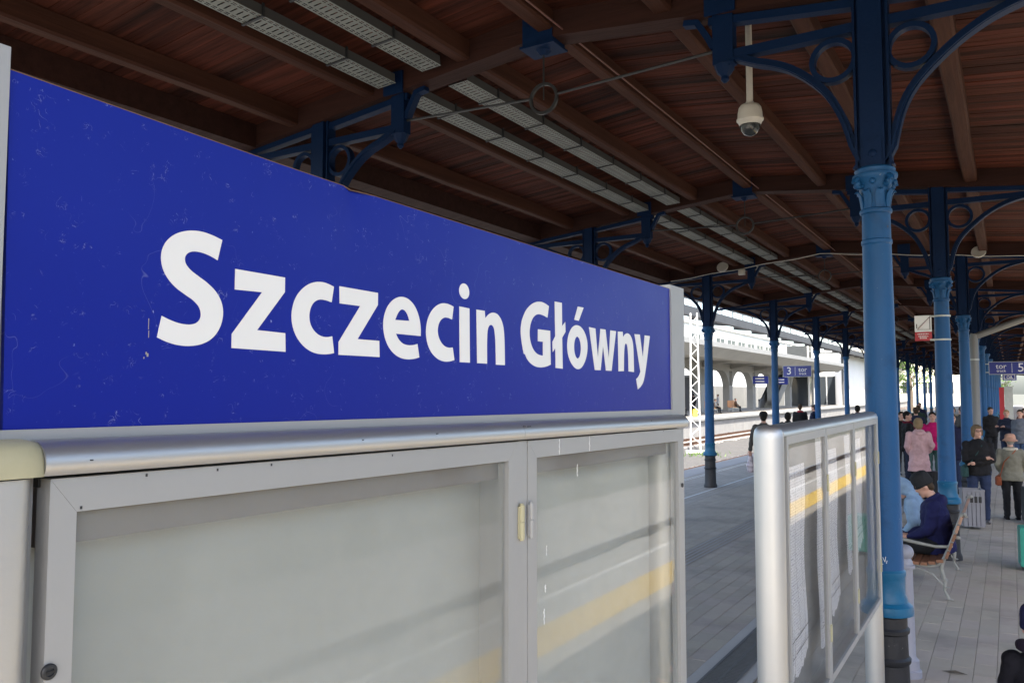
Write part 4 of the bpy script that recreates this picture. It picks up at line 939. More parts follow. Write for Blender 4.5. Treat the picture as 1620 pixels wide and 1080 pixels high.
# ---------------------------------------------------------------- people
def remesh(mb, voxel, smooth=4, wrinkle=0., seed=0, wfreq=11):
    me = bpy.data.meshes.new('tmp'); me.from_pydata(mb.v, [], mb.f)
    bm = bmesh.new(); bm.from_mesh(me); bmesh.ops.recalc_face_normals(bm, faces=bm.faces); bm.to_mesh(me); bm.free()
    o = bpy.data.objects.new('tmp', me); COL.objects.link(o)
    md = o.modifiers.new('r', 'REMESH'); md.mode = 'VOXEL'; md.voxel_size = voxel; md.adaptivity = 0
    if smooth: s = o.modifiers.new('s', 'SMOOTH'); s.iterations = smooth; s.factor = .5
    dg = bpy.context.evaluated_depsgraph_get(); out = bpy.data.meshes.new_from_object(o.evaluated_get(dg))
    COL.objects.unlink(o); bpy.data.objects.remove(o)
    if wrinkle:
        nn = [v.normal.copy() for v in out.vertices]
        for v, n_ in zip(out.vertices, nn):
            p = v.co; q = noise.noise((p.x * wfreq + seed, p.y * wfreq, p.z * wfreq * 1.6)) + .5 * noise.noise((p.x * wfreq * 2.3, p.y * wfreq * 2.3 + seed, p.z * wfreq * 3))
            v.co = p + n_ * (q * wrinkle)
    out.polygons.foreach_set('use_smooth', [True] * len(out.polygons)); return out
def cap(mb, a, ra, b, rb, n=12):
    a = Vector(a); b = Vector(b)
    mb.tube([a, a.lerp(b, .5), b], [ra, (ra + rb) / 2, rb], n); mb.ell(a, ra, ra, ra, n, 8); mb.ell(b, rb, rb, rb, n, 8)
def stack(mb, secs, T=None, n=20):
    # elliptical stack: (z, rx, ry, cx, cy)
    vs = []
    for z, rx, ry, cx, cy in secs:
        for j in range(n):
            t = 2 * math.pi * j / n; v = Vector((cx + rx * math.cos(t), cy + ry * math.sin(t), z)); vs.append(T @ v if T is not None else v)
    k = len(secs)
    fs = [(i * n + j, i * n + (j + 1) % n, (i + 1) * n + (j + 1) % n, (i + 1) * n + j) for i in range(k - 1) for j in range(n)] + [tuple(reversed(range(n))), tuple((k - 1) * n + j for j in range(n))]
    mb.add(vs, fs)
CL_ = {}
def cm(name, c):
    if name not in CL_: CL_[name] = cloth(name, c)
    return CL_[name]
def hand(mb, w, d, up, s=1., curl=.5):
    # palm and five bent fingers from wrist w pointing along d; 'up' is the back of the hand
    d = Vector(d).normalized(); up = Vector(up); up = (up - d * up.dot(d)).normalized(); side = d.cross(up); w = Vector(w)
    c = w + d * .05 * s; mb.tube([w, w + d * .02 * s, c + d * .01 * s, w + d * .085 * s], [.024 * s, .028 * s, .033 * s, .026 * s], 8)
    for i, (o, L) in enumerate(((-.03, .062), (-.01, .075), (.01, .07), (.029, .055))):
        p0 = w + d * .075 * s + side * o * s; p1 = p0 + (d - up * curl * .5).normalized() * L * .5 * s; p2 = p1 + (d - up * curl * 1.6).normalized() * L * .5 * s
        mb.tube([p0, p1, p2], [.0095 * s, .009 * s, .007 * s], 6)
    p0 = w + d * .03 * s - side * .025 * s; p1 = p0 + (d * .6 - side * .7 - up * .3).normalized() * .035 * s; p2 = p1 + (d - side * .2 - up * .4).normalized() * .03 * s
    mb.tube([p0, p1, p2], [.012 * s, .010 * s, .008 * s], 6)
def person(label, loc, face, h=1.72, top=('navy', (.02, .02, .04)), pants=('jeans', (.03, .045, .09)), shoes=('shoe', (.02, .02, .022)), hair=('brown', (.06, .04, .025)),
           hem=.80, pose='stand', arms='down', hairstyle='short', hat=None, lean=0., headturn=0., headpitch=0., wide=1., seat=None, extras=None, voxel=.016, collar=None, group=None, hood=False):
    """faces local +Y; the builder works at 1.75 m and scales"""
    S = h / 1.75
    t = thing('person', label, 'person', (loc[0], loc[1], loc[2] if len(loc) > 2 else 0), R(face), group)
    P = lambda x, y, z: Vector((x, y, z)) * S
    sit = pose == 'sit'
    hz = .50 if sit else .92                      # hip height before scaling
    dz = hz - .92
    TB = Matrix.Translation(P(0, 0, hz)) @ Matrix.Rotation(-lean, 4, 'X') @ Matrix.Translation(P(0, 0, -hz)) @ Matrix.Translation(P(0, 0, dz))
    U = lambda x, y, z: TB @ P(x, y, z)          # upper body points given in standing coordinates
    wd = wide
    hipx = .088 * wd
    if sit:
        knee = [P(-.13, .44, .50), P(.13, .44, .50)]; ank = [P(-.14, .42, .09), P(.14, .48, .09)]; hips = [P(-hipx, .03, .52), P(hipx, .03, .52)]
    elif pose == 'walk':
        knee = [P(-.09, .10, .50), P(.09, .0, .49)]; ank = [P(-.09, .22, .09), P(.09, -.22, .13)]; hips = [P(-hipx, 0, .92), P(hipx, 0, .92)]
    elif pose == 'step':
        knee = [P(-.10, .05, .49), P(.12, .09, .49)]; ank = [P(-.10, .0, .08), P(.16, .14, .08)]; hips = [P(-hipx, 0, .92), P(hipx, 0, .92)]
    else:
        knee = [P(-.095, .015, .49), P(.095, .015, .49)]; ank = [P(-.10, -.02, .08), P(.10, -.02, .08)]; hips = [P(-hipx, 0, .92), P(hipx, 0, .92)]
    shx = .168 * (1 + (wd - 1) * .6)
    sh = [U(-shx, -.005, 1.395), U(shx, -.005, 1.395)]
    def arm(side, mode):
        s = -1 if side == 0 else 1
        if mode == 'down': return U(s * (shx + .045), -.03, 1.13), U(s * (shx + .05), .04, .88), (0, .15, -1)
        if mode == 'back': return U(s * (shx + .05), -.10, 1.15), U(s * (shx + .03), -.02, .9), (0, .3, -1)
        if mode == 'pocket': return U(s * (shx + .075), -.07, 1.14), U(s * (shx - .01), .10, .97), (-s * .4, .3, -.8)
        if mode == 'cross': return U(s * (shx + .035), .06, 1.13), U(-s * .07, .20, 1.12 + .05 * s), (-s, .1, .1)
        if mode == 'lap': return U(s * (shx + .04), .07, 1.15), U(s * .06, .30, 1.06), (-s * .3, 1, -.1)
        if mode == 'face': return U(s * (shx + .02), .14, 1.19), U(s * .10, .19, 1.40), (-s * .2, -.1, 1)
        if mode == 'hold': return U(s * (shx + .02), .10, 1.17), U(s * .12, .30, 1.25), (-s * .4, 1, .1)
        if mode == 'swing': return U(s * (shx + .085), -.06, 1.14), U(s * (shx + .12), .03, .89), (0, .1, -1)
    am = arms if isinstance(arms, tuple) else (arms, arms)
    A = [arm(0, am[0]), arm(1, am[1])]
    # --- body
    b = MB()
    stack(b, [(.84 * S, .15 * S * wd, .10 * S, 0, 0), (.92 * S, .16 * S * wd, .11 * S, 0, 0), (1.05 * S, .14 * S * wd, .095 * S, 0, 0), (1.2 * S, .155 * S * wd, .105 * S, 0, 0), (1.34 * S, .15 * S * min(wd, 1), .095 * S * min(wd, 1), 0, 0), (1.43 * S, .12 * S * min(wd, 1), .07 * S, 0, -.005 * S), (1.47 * S, .06 * S, .06 * S, 0, -.01 * S)], TB)
    for i in (0, 1):
        cap(b, hips[i], .085 * S, knee[i], .055 * S); cap(b, knee[i], .055 * S, ank[i], .038 * S)
        cap(b, sh[i], .055 * S, A[i][0], .042 * S); cap(b, A[i][0], .042 * S, A[i][1], .027 * S)
    TH = TB @ Matrix.Translation(P(0, 0, 1.50)) @ Matrix.Rotation(headturn, 4, 'Z') @ Matrix.Rotation(-headpitch, 4, 'X')
    H = lambda x, y, z: TH @ (Vector((x, y, z)) * S)
    b.tube([H(0, -.015, -.08), H(0, -.005, .07)], [.058 * S, .05 * S], 12)
    b.ell((0, 0, 0), .074 * S, .092 * S, .098 * S, 16, 12, TH @ Matrix.Translation(P(0, -.002, .145)))
    b.ell((0, 0, 0), .058 * S, .062 * S, .07 * S, 14, 10, TH @ Matrix.Translation(P(0, .03, .085)))
    b.ell((0, 0, 0), .03 * S, .03 * S, .02 * S, 10, 8, TH @ Matrix.Translation(P(0, .07, .035)))
    b.tube([H(0, .085, .15), H(0, .103, .118), H(0, .09, .108)], [.009 * S, .016 * S, .012 * S], 8)
    b.ell((0, 0, 0), .012 * S, .02 * S, .032 * S, 8, 6, TH @ Matrix.Translation(P(-.076, -.005, .125))); b.ell((0, 0, 0), .012 * S, .02 * S, .032 * S, 8, 6, TH @ Matrix.Translation(P(.076, -.005, .125)))
    for sx in (-1, 1): b.ell((0, 0, 0), .03 * S, .012 * S, .01 * S, 8, 6, TH @ Matrix.Translation(P(sx * .033, .082, .168)))
    me = remesh(b, min(.011, voxel) * max(S, .8), 2); me.materials.append(skin)
    hm = MB()
    for i in (0, 1):
        if am[i] != 'pocket': hand(hm, A[i][1], A[i][2], (0, 1, .3) if am[i] not in ('lap', 'cross', 'hold') else (0, .1, 1), S, .7)
    bo = link('body', me, t)
    if hm.v:
        bm = bmesh.new(); bm.from_mesh(me); h2 = hm.mesh('hand', skin, 60); bm.from_mesh(h2); bm.to_mesh(me); bm.free(); me.polygons.foreach_set('use_smooth', [True] * len(me.polygons))
    # eyes, brows and mouth on the face
    f = MB()
    for sx in (-1, 1): f.ell((0, 0, 0), .012 * S, .006 * S, .0065 * S, 8, 6, TH @ Matrix.Translation(P(sx * .032, .083, .142)))
    f.build('eyes', M('eye_dark', (.02, .015, .012), .3) if 'eye_dark' not in MATS else MATS['eye_dark'], t, 60)
    f = MB(); f.ell((0, 0, 0), .023 * S, .006 * S, .0065 * S, 10, 6, TH @ Matrix.Translation(P(0, .094, .072))); f.build('mouth', M('lips', (.30, .10, .09), .5) if 'lips' not in MATS else MATS['lips'], t, 60)
    # --- trousers
    q = MB()
    stack(q, [(.82 * S + dz * S, .150 * S * wd, .105 * S, 0, 0), (.98 * S + dz * S, .148 * S * wd, .105 * S, 0, 0)])
    for i in (0, 1):
        cap(q, hips[i], .092 * S * wd, knee[i], .074 * S); lo = knee[i].lerp(ank[i], .96); cap(q, knee[i], .074 * S, lo, .06 * S)
    me = remesh(q, voxel * S, 2, .010 * S, rnd.random() * 9, 8); me.materials.append(cm(*pants)); link('trousers', me, t)
    # --- shoes
    for i in (0, 1):
        q = MB(); a = ank[i]; tw = (-.03 if i == 0 else .03)
        q.ell((a.x, a.y - .015 * S, a.z - .03 * S), .042 * S, .055 * S, .05 * S, 12, 8); q.ell((a.x + tw * S * .5, a.y + .075 * S, a.z - .045 * S), .045 * S, .10 * S, .035 * S, 12, 8)
        q.box(a.x - .04 * S, a.x + .04 * S, a.y - .06 * S, a.y + .15 * S, a.z - .08 * S, a.z - .055 * S)
        me = remesh(q, .012 * S, 2); me.materials.append(cm(*shoes)); link('shoe', me, t)
    # --- jacket or coat
    q = MB(); zh = hem
    secs = []
    fl = .0 if hem > .75 else .03
    if sit: zh = max(hem, .86)
    for z, rx, ry, cy in ((zh, .19 + fl, .145 + fl, 0), (zh + .06, .187 + fl * .7, .142 + fl * .7, 0), (max(zh + .1, 1.02), .172, .13, 0), (1.18, .182, .138, .005), (1.32, .19, .132, 0), (1.42, .165, .105, -.01), (1.475, .085, .078, -.015)): secs.append((z * S, rx * S * wd, ry * S * wd, 0, cy * S))
    stack(q, secs, TB)
    for i in (0, 1):
        cap(q, sh[i], .074 * S, A[i][0], .06 * S); cap(q, A[i][0], .06 * S, A[i][1].lerp(A[i][0], .02), .043 * S)
    q.tube([H(0, -.02, -.07), H(0, -.018, .005)], [.085 * S, .078 * S], 14)
    if hood:
        q.ell((0, 0, 0), .105 * S, .115 * S, .135 * S, 16, 12, TH @ Matrix.Translation(P(0, -.035, .125)))
    elif collar == 'hoodback':
        q.ell((0, 0, 0), .12 * S, .07 * S, .07 * S, 14, 10, TB @ Matrix.Translation(P(0, -.10, 1.44)))
    me = remesh(q, voxel * S * .9, 2, .015 * S, rnd.random() * 9, 7); me.materials.append(cm(*top)); jk = link('jacket', me, t)
    if collar and collar != 'hoodback':
        q = MB(); pts = [U(.085 * math.cos(a), .085 * math.sin(a) - .01, 1.47 + .012 * math.sin(3 * a)) for a in [2 * math.pi * i / 16 for i in range(17)]]
        q.tube(pts, .028 * S, 8); q.tube([U(.03, .085, 1.46), U(.04, .135, 1.38), U(.035, .15, 1.2)], [.03 * S, .035 * S, .03 * S], 8); q.tube([U(-.03, .085, 1.46), U(-.035, .14, 1.36), U(-.03, .15, 1.24)], [.03 * S, .033 * S, .028 * S], 8)
        me = remesh(q, .012 * S, 2, .004, 3); me.materials.append(cm(*collar)); link('scarf', me, t)
    # --- hair / hat
    if not hood and hairstyle:
        q = MB()
        if hairstyle == 'short':
            q.ell((0, 0, 0), .081 * S, .098 * S, .094 * S, 16, 12, TH @ Matrix.Translation(P(0, -.016, .166))); q.ell((0, 0, 0), .07 * S, .05 * S, .07 * S, 12, 8, TH @ Matrix.Translation(P(0, -.05, .11)))
        elif hairstyle == 'bob':
            q.ell((0, 0, 0), .09 * S, .105 * S, .10 * S, 16, 12, TH @ Matrix.Translation(P(0, -.02, .165))); q.ell((0, 0, 0), .09 * S, .065 * S, .10 * S, 14, 10, TH @ Matrix.Translation(P(0, -.045, .10)))
            for sx in (-1, 1): q.ell((0, 0, 0), .022 * S, .045 * S, .07 * S, 10, 8, TH @ Matrix.Translation(P(sx * .075, .005, .12)))
            q.ell((0, 0, 0), .07 * S, .03 * S, .025 * S, 10, 8, TH @ Matrix.Translation(P(0, .065, .215)))
        elif hairstyle == 'long':
            q.ell((0, 0, 0), .09 * S, .103 * S, .10 * S, 16, 12, TH @ Matrix.Translation(P(0, -.018, .165))); q.tube([H(0, -.06, .14), H(0, -.085, .0), H(0, -.10, -.12)], [.075 * S, .08 * S, .05 * S], 12)
        me = remesh(q, .011 * S, 2, .005 * S, rnd.random() * 9, 26); me.materials.append(cm(*hair)); link('hair', me, t)
    if hat:
        q = MB()
        if hat[0] == 'beanie':
            q.lathe([(.088, .135), (.097, .14), (.099, .17), (.095, .178), (.094, .20), (.088, .23), (.07, .262), (.04, .278), (.005, .283)], 22, (0, -.012, 0), S, 1.12 * S, T=TH @ Matrix.Scale(1, 4)) if False else q.lathe([(r_ * S, z_ * S) for r_, z_ in [(.085, .13), (.098, .133), (.101, .165), (.096, .175), (.099, .21), (.097, .25), (.083, .285), (.048, .307), (.005, .313)]], 22, (0, -.012 * S, 0), 1, 1.13, T=TH)
        elif hat[0] == 'cap':
            q.lathe([(r_ * S, z_ * S) for r_, z_ in [(.085, .15), (.094, .155), (.093, .2), (.08, .238), (.05, .258), (.005, .264)]], 20, (0, -.01 * S, 0), 1, 1.12, T=TH); q.ell((0, 0, 0), .07 * S, .07 * S, .008 * S, 14, 6, TH @ Matrix.Translation(P(0, .11, .16)))
        elif hat[0] == 'bucket':
            q.lathe([(r_ * S, z_ * S) for r_, z_ in [(.145, .125), (.15, .13), (.105, .17), (.10, .175), (.102, .20), (.098, .235), (.08, .265), (.04, .28), (.005, .283)]], 24, (0, -.012 * S, 0), 1, 1.08, T=TH)
        me = remesh(q, .011 * S, 2, .003, 5, 20); me.materials.append(cm(hat[1], hat[2])); link('hat', me, t)
    t['S'] = S
    if extras: extras(t, U, H, P, A, S)
    del t['S']
    return t

def glasses(t, U, H, P, A, S):
    q = MB()
    for sx in (-1, 1):
        pts = [H(sx * .033 + .024 * math.cos(a), .098, .142 + .019 * math.sin(a)) for a in [2 * math.pi * i / 12 for i in range(13)]]; q.tube(pts, .003, 5); q.tube([H(sx * .057, .096, .145), H(sx * .078, .0, .15)], .003, 5)
    q.tube([H(-.01, .1, .145), H(.01, .1, .145)], .003, 5); q.build('glasses', dark_metal, t)
def shoulder_bag(c, name, side=1, zb=.92, w_=.14, front=.0, strapc=None):
    def f(t, U, H, P, A, S):
        q = MB(); x = side * .20
        q.ell((0, 0, 0), .06 * S, w_ * S, .115 * S, 14, 10, Matrix.Translation(U(x + side * .04, front, zb))); q.box(-.05 * S, .05 * S, -w_ * S * .85, w_ * S * .85, -.10 * S, .075 * S, Matrix.Translation(U(x + side * .04, front, zb)))
        me = remesh(q, .012, 2, .003, 2); me.materials.append(cm(name, c)); b_ = link('handbag', me, t)
        q = MB(); p = [U(x + side * .02, front - .08, zb + .08), U(side * .14, -.15, 1.2), U(-side * .06, -.145, 1.42), U(-side * .10, -.03, 1.49), U(-side * .04, .12, 1.38), U(side * .1, .16, 1.15), U(x + side * .03, front + .08, zb + .08)]
        pts = catmull([(v.x, v.y, 0) for v in p], False, 4); 
        q.tube([p[0].lerp(p[1], i / 3) for i in range(4)] + [p[1].lerp(p[2], (i + 1) / 3) for i in range(3)] + [p[2].lerp(p[3], (i + 1) / 2) for i in range(2)] + [p[3].lerp(p[4], (i + 1) / 2) for i in range(2)] + [p[4].lerp(p[5], (i + 1) / 3) for i in range(3)] + [p[5].lerp(p[6], (i + 1) / 3) for i in range(3)], .011 * S, 6)
        q.build('bag_strap', cm(name, c), t, 60)
    return f
NAVY = ('navy_cloth', (.012, .014, .045)); BLACK = ('black_cloth', (.012, .012, .014)); JEANS = ('jeans', (.028, .042, .095)); DK = ('dark_trousers', (.018, .019, .023))
# people near the bench and columns on the right
def ex_black(t, U, H, P, A, S):
    glasses(t, U, H, P, A, S); shoulder_bag((.03, .075, .075), 'teal_leather', 1, .93, .13, .10)(t, U, H, P, A, S)
person('woman with glasses in black jacket, arms crossed, beside the litter bin', (-.50, 16.25), -168, 1.68, ('black_fleece', (.014, .014, .017)), JEANS, ('grey_sneaker', (.16, .16, .17)), ('ash_blond', (.2, .14, .085)), .86, 'step', 'cross', 'bob', headturn=.25, headpitch=-.06, wide=1.14, extras=ex_black)
def ex_hat(t, U, H, P, A, S):
    shoulder_bag((.30, .085, .04), 'tan_leather', -1, .80, .12, -.02)(t, U, H, P, A, S)
    q = MB(); q.tube([U(.11 * math.cos(a), .10 * math.sin(a) - .01, 1.455) for a in [2 * math.pi * i / 16 for i in range(17)]], .035 * S, 8); me = remesh(q, .014, 2, .004, 2); me.materials.append(cm('cream_fleece', (.62, .58, .48))); link('collar', me, t)
person('elderly woman in pinkish bucket hat and grey-green jacket with tan bag', (-.02, 17.0), 8, 1.49, ('tweed', (.22, .215, .175)), DK, BLACK, ('grey_hair', (.3, .28, .26)), .80, 'stand', 'pocket', 'short', hat=('bucket', 'felt_hat', (.52, .30, .22)), wide=1.22, extras=ex_hat)
person('woman with short blond hair in long pale pink coat seen from behind', (-1.68, 19.25), 15, 1.70, ('pink_coat', (.66, .42, .44)), BLACK, BLACK, ('dyed_blond', (.30, .21, .12)), .60, 'stand', 'pocket', 'bob', wide=1.08, collar='hoodback')
person('man in black jacket with dark red scarf facing the woman in pink', (-2.25, 23.0), -75, 1.76, BLACK, ('dark_jeans', (.02, .025, .05)), BLACK, ('black_hair', (.015, .012, .01)), .78, 'stand', 'down', 'short', wide=1.1, headturn=-.3, collar=('burgundy', (.16, .008, .03)))
person('person in magenta jacket and green trousers behind the pink coat', (-1.62, 22.2), -172, 1.77, ('magenta_jacket', (.55, .008, .14)), ('green_trousers', (.06, .12, .11)), BLACK, ('black_hair', (.015, .012, .01)), .84, 'stand', 'pocket', 'short', wide=1.08)
person('person in dark jacket with back turned, behind the magenta jacket', (-2.45, 27.5), 10, 1.80, ('dark_blue_jacket', (.018, .022, .05)), DK, BLACK, ('brown_hair', (.06, .04, .025)), .8, 'stand', 'down', 'short', wide=1.1)
person('person in dark navy coat half hidden between two blue columns', (-1.12, 20.6), -160, 1.78, NAVY, JEANS, BLACK, ('brown_hair', (.06, .04, .025)), .75, 'stand', 'pocket', 'short', wide=1.05)
person('fair-haired person in dark navy jacket holding something, far right', (-.10, 28.6), 150, 1.72, ('slate_navy', (.02, .025, .05)), JEANS, BLACK, ('fair_hair', (.42, .27, .13)), .8, 'stand', 'hold', 'short', wide=1.1, headturn=.5)
person('man in grey-blue jacket and jeans at the far right', (.24, 27.6), 150, 1.75, ('greyblue_jacket', (.16, .18, .22)), ('light_jeans', (.07, .12, .24)), BLACK, ('brown_hair', (.06, .04, .025)), .78, 'stand', ('down', 'pocket'), 'short', wide=1.12, headturn=.3)
# on the bench
person('seated man in navy hooded jacket and black knitted cap, head bowed', (-.735, 10.62, -.02), 94, 1.74, ('navy_parka', (.012, .014, .075)), ('dark_trousers', (.018, .019, .023)), BLACK, ('brown_hair', (.06, .04, .025)), .86, 'sit', 'lap', 'short', hat=('beanie', 'black_knit', (.022, .023, .026)), lean=.14, headpitch=.42, wide=1.18, collar='hoodback', voxel=.013)
person('seated person in light blue hoodie with the hood up, next to the navy jacket', (-.90, 11.38, -.02), 84, 1.66, ('sky_hoodie', (.30, .44, .62)), JEANS, BLACK, ('brown_hair', (.06, .04, .025)), .86, 'sit', 'lap', None, lean=.42, headpitch=.45, headturn=.2, wide=1.08, hood=True, voxel=.013)
# close child at the right edge
def ex_child(t, U, H, P, A, S):
    q = MB(); q.tube([U(.09 * math.cos(a), .085 * math.sin(a) - .0, 1.515 + .012 * math.sin(2 * a)) for a in [2 * math.pi * i / 16 for i in range(17)]], .045 * S, 10); me = remesh(q, .009, 2, .003, 2, 20); me.materials.append(cm('plum_scarf', (.02, .013, .03))); link('scarf', me, t)
    q = MB(); q.ell((0, 0, 0), .028 * S, .04 * S, .045 * S, 12, 8, Matrix.Translation(H(-.092, .01, .115))); q.tube([H(-.092, .01, .1), H(-.095, .02, .02)], [.025 * S, .018 * S], 8); me = remesh(q, .006, 2, .002, 2, 30); me.materials.append(cm('magenta_knit', (.36, .012, .13))); link('ear_flap', me, t)
person('child in navy knitted hat, scarf and dark coat at the lower right corner', (.072, 4.62), 172, 1.21, ('child_coat', (.008, .008, .014)), BLACK, BLACK, ('black_hair', (.015, .012, .01)), .6, 'stand', 'down', None, hat=('beanie', 'navy_knit', (.02, .022, .085)), wide=.80, headturn=.15, voxel=.012, extras=ex_child)
# left part of the platform
def ex_bag(t, U, H, P, A, S):
    w_ = A[0][1]; q = MB(); q.tube([w_ + Vector((0, .02, -.06)), w_ + Vector((0, .03, -.16)), w_ + Vector((0, .03, -.36)), w_ + Vector((0, .03, -.52))], [.012, .05, .095, .07], 12); me = remesh(q, .012, 1, .014, 4, 14); me.materials.append(M('thin_plastic', (.55, .5, .52), .3, col2=(.25, .2, .26), nscale=9, namt=1)); link('plastic_bag', me, t)
person('man in black cap and grey-brown jacket walking with a plastic bag', (-4.86, 19.0), 15, 1.80, ('taupe_jacket', (.085, .08, .075)), DK, BLACK, ('black_hair', (.015, .012, .01)), .78, 'walk', ('swing', 'down'), 'short', hat=('cap', 'black_cap', (.012, .012, .013)), wide=1.1, extras=ex_bag)
person('dark-haired person whose head shows just above the timetable board', (-5.45, 24.0), 20, 1.67, BLACK, DK, BLACK, ('black_hair', (.015, .012, .01)), .8, 'stand', 'down', 'bob')
person('man in black jacket with red hood behind the timetable board', (-6.85, 32.2), 10, 1.80, BLACK, DK, BLACK, ('brown_hair', (.06, .04, .025)), .8, 'stand', 'down', 'short', collar=('red_scarf', (.4, .01, .03)), wide=1.12)
person('man in dark jacket in profile beside the one with the red hood', (-6.3, 32.0), 80, 1.78, ('dark_blue_jacket', (.018, .022, .05)), DK, BLACK, ('brown_hair', (.06, .04, .025)), .8, 'stand', 'down', 'short', wide=1.15)
person('dark-haired person near the fifth left column, behind the board', (-4.85, 32.5), 5, 1.76, NAVY, DK, BLACK, ('black_hair', (.015, .012, .01)), .8, 'stand', 'down', 'bob')

# further waiting passengers along the platform
EX = [((-.55, 31.0), -150, BLACK, 'short', 'person in black coat standing beyond the fair-haired person', 1.76), ((.42, 33.5), -170, ('rust_coat', (.16, .05, .03)), 'long', 'woman in rust coat far along the right edge of the picture', 1.68),
      ((-1.35, 30.0), 40, ('grey_parka', (.07, .075, .08)), 'short', 'person in grey parka between the third and fourth right-hand columns', 1.78), ((-3.0, 34.5), 20, ('dark_green', (.02, .04, .03)), 'short', 'person in dark green jacket far behind the magenta jacket', 1.75),
      ((-1.9, 36.0), 190, ('beige_coat', (.32, .26, .19)), 'bob', 'woman in beige coat far behind the group with the pink coat', 1.66), ((-3.5, 41.0), 170, NAVY, 'short', 'person in navy far down the middle of the platform', 1.77),
      ((-2.55, 24.6), 200, ('black_puffer', (.013, .013, .015)), 'short', 'person in black puffer jacket behind the man with the red scarf', 1.72)]
for (xy, fc, tp, hs, lb, hh) in EX: person(lb, xy, fc, hh, tp, DK, BLACK, ('brown_hair', (.06, .04, .025)), .78, 'stand', 'pocket', hs, wide=1.1, voxel=.024)
# ---------------------------------------------------------------- opposite platform and what lies beyond
OZ = .35
o = MB(); o.box(-27.4, -18.95, 20, 260, -1.15, OZ - .16); op = tag(o.build('far_platform', concrete), 'opposite platform with pale edge', kind='structure')
o = MB(); o.box(-19.7, -18.8, 20, 260, OZ - .16, OZ + .003); o.build('edge_slab', arcade_conc, op)
o = MB(); o.box(-27.4, -19.7, 20, 260, OZ - .16, OZ); o.build('paving_field', floor_mat, op)
for j in range(40):
    o = MB(); o.box(-18.965, -18.94, 32 + j * 3.0, 32 + j * 3.0 + 2.96, -1.0, OZ - .17); o.build('wall_slab', concrete, op)
# lattice mast between the tracks
t = thing('lattice_mast', 'white lattice steel mast standing between the tracks', 'mast', (-14.2, 41.6, -.95), R(20))
for sx in (-1, 1):
    for sy in (-1, 1):
        m = MB(); m.bar((sx * .26, sy * .17, 0), (sx * .17, sy * .13, 7.4), .06); m.build('leg', M('mast_white', (.5, .5, .49), .5) if 'mast_white' not in MATS else MATS['mast_white'], t)
z = .5; i = 0
while z < 7.2:
    f0 = 1 - z / 7.4 * .35; f1 = 1 - (z + .42) / 7.4 * .35; s = 1 if i % 2 else -1
    for sy in (-1, 1): m = MB(); m.bar((-s * .26 * f0, sy * .16, z), (s * .26 * f1, sy * .16, z + .42), .03); m.build('brace', MATS['mast_white'], t)
    z += .42; i += 1
m = MB(); m.box(-.5, .5, -.45, .45, -.2, .12); m.build('footing', pale_conc, t)
m = MB(); m.box(-.12, .12, -.2, -.19, 1.9, 2.3); m.build('plate', M('yellow_plate', (.7, .55, .05), .5), t)
# weeds at its foot
t = thing('weed_clump', 'green weeds growing at the foot of the lattice mast', 'weeds', (-13.4, 40.2, -.95))
m = MB()
for i in range(110):
    a = rnd.uniform(0, 6.28); r_ = abs(rnd.gauss(0, .8)); x, y = r_ * math.cos(a), r_ * math.sin(a) * 1.3; hgt = rnd.uniform(.08, .3); q = rnd.uniform(0, 6.28); w_ = .035
    m.add([(x - w_ * math.cos(q), y - w_ * math.sin(q), 0), (x + w_ * math.cos(q), y + w_ * math.sin(q), 0), (x + .12 * math.sin(q), y + .1 * math.cos(q), hgt)], [(0, 1, 2)])
m.build('blades', leaf, t)['kind'] = 'stuff'
# concrete arcade canopy
t = thing('arcade_canopy', 'pale concrete canopy on arched supports over the opposite platform', 'canopy', (-25, 90, OZ)); t['kind'] = 'thing'
def loc25(x, y, z): return (x + 25, y - 90, z - OZ)
ys = [56.6 + 9.0 * i for i in range(9)]
for j, y in enumerate(ys):
    m = MB(); hw = .55
    m.box(-.35, .35, y - 90 - hw, y - 90 + hw, 0, 2.6)
    # haunches curving out to the beam
    for s in (-1, 1):
        poly = [(y - 90 + s * hw, 2.2)]
        for i in range(9): a = math.pi / 2 * i / 8; poly.append((y - 90 + s * (hw + 2.6 * (1 - math.cos(a))), 2.2 + 1.9 * math.sin(a)))
        poly.append((y - 90 + s * hw, 4.1))
        m.prism(poly, 'x', -.345, .345)
    m.build('support', arcade_conc, t, 40)
m = MB(); m.box(-.36, .36, 50 - 90, 126 - 90, 4.1, 4.75); m.build('beam', arcade_conc, t)
m = MB(); m.prism([(-4.4, 5.0), (4.2, 4.76), (5.3, 5.5), (5.3, 5.9), (-4.4, 5.6)], 'y', 50 - 90, 123 - 90); m.build('roof_slab', arcade_conc, t)
for j in range(9): m = MB(); m.prism([(.4, 4.3), (4.6, 5.0), (4.6, 5.12), (.4, 4.9)], 'y', ys[j] - 90 - .2, ys[j] - 90 + .2); m.build('rib', arcade_conc, t)
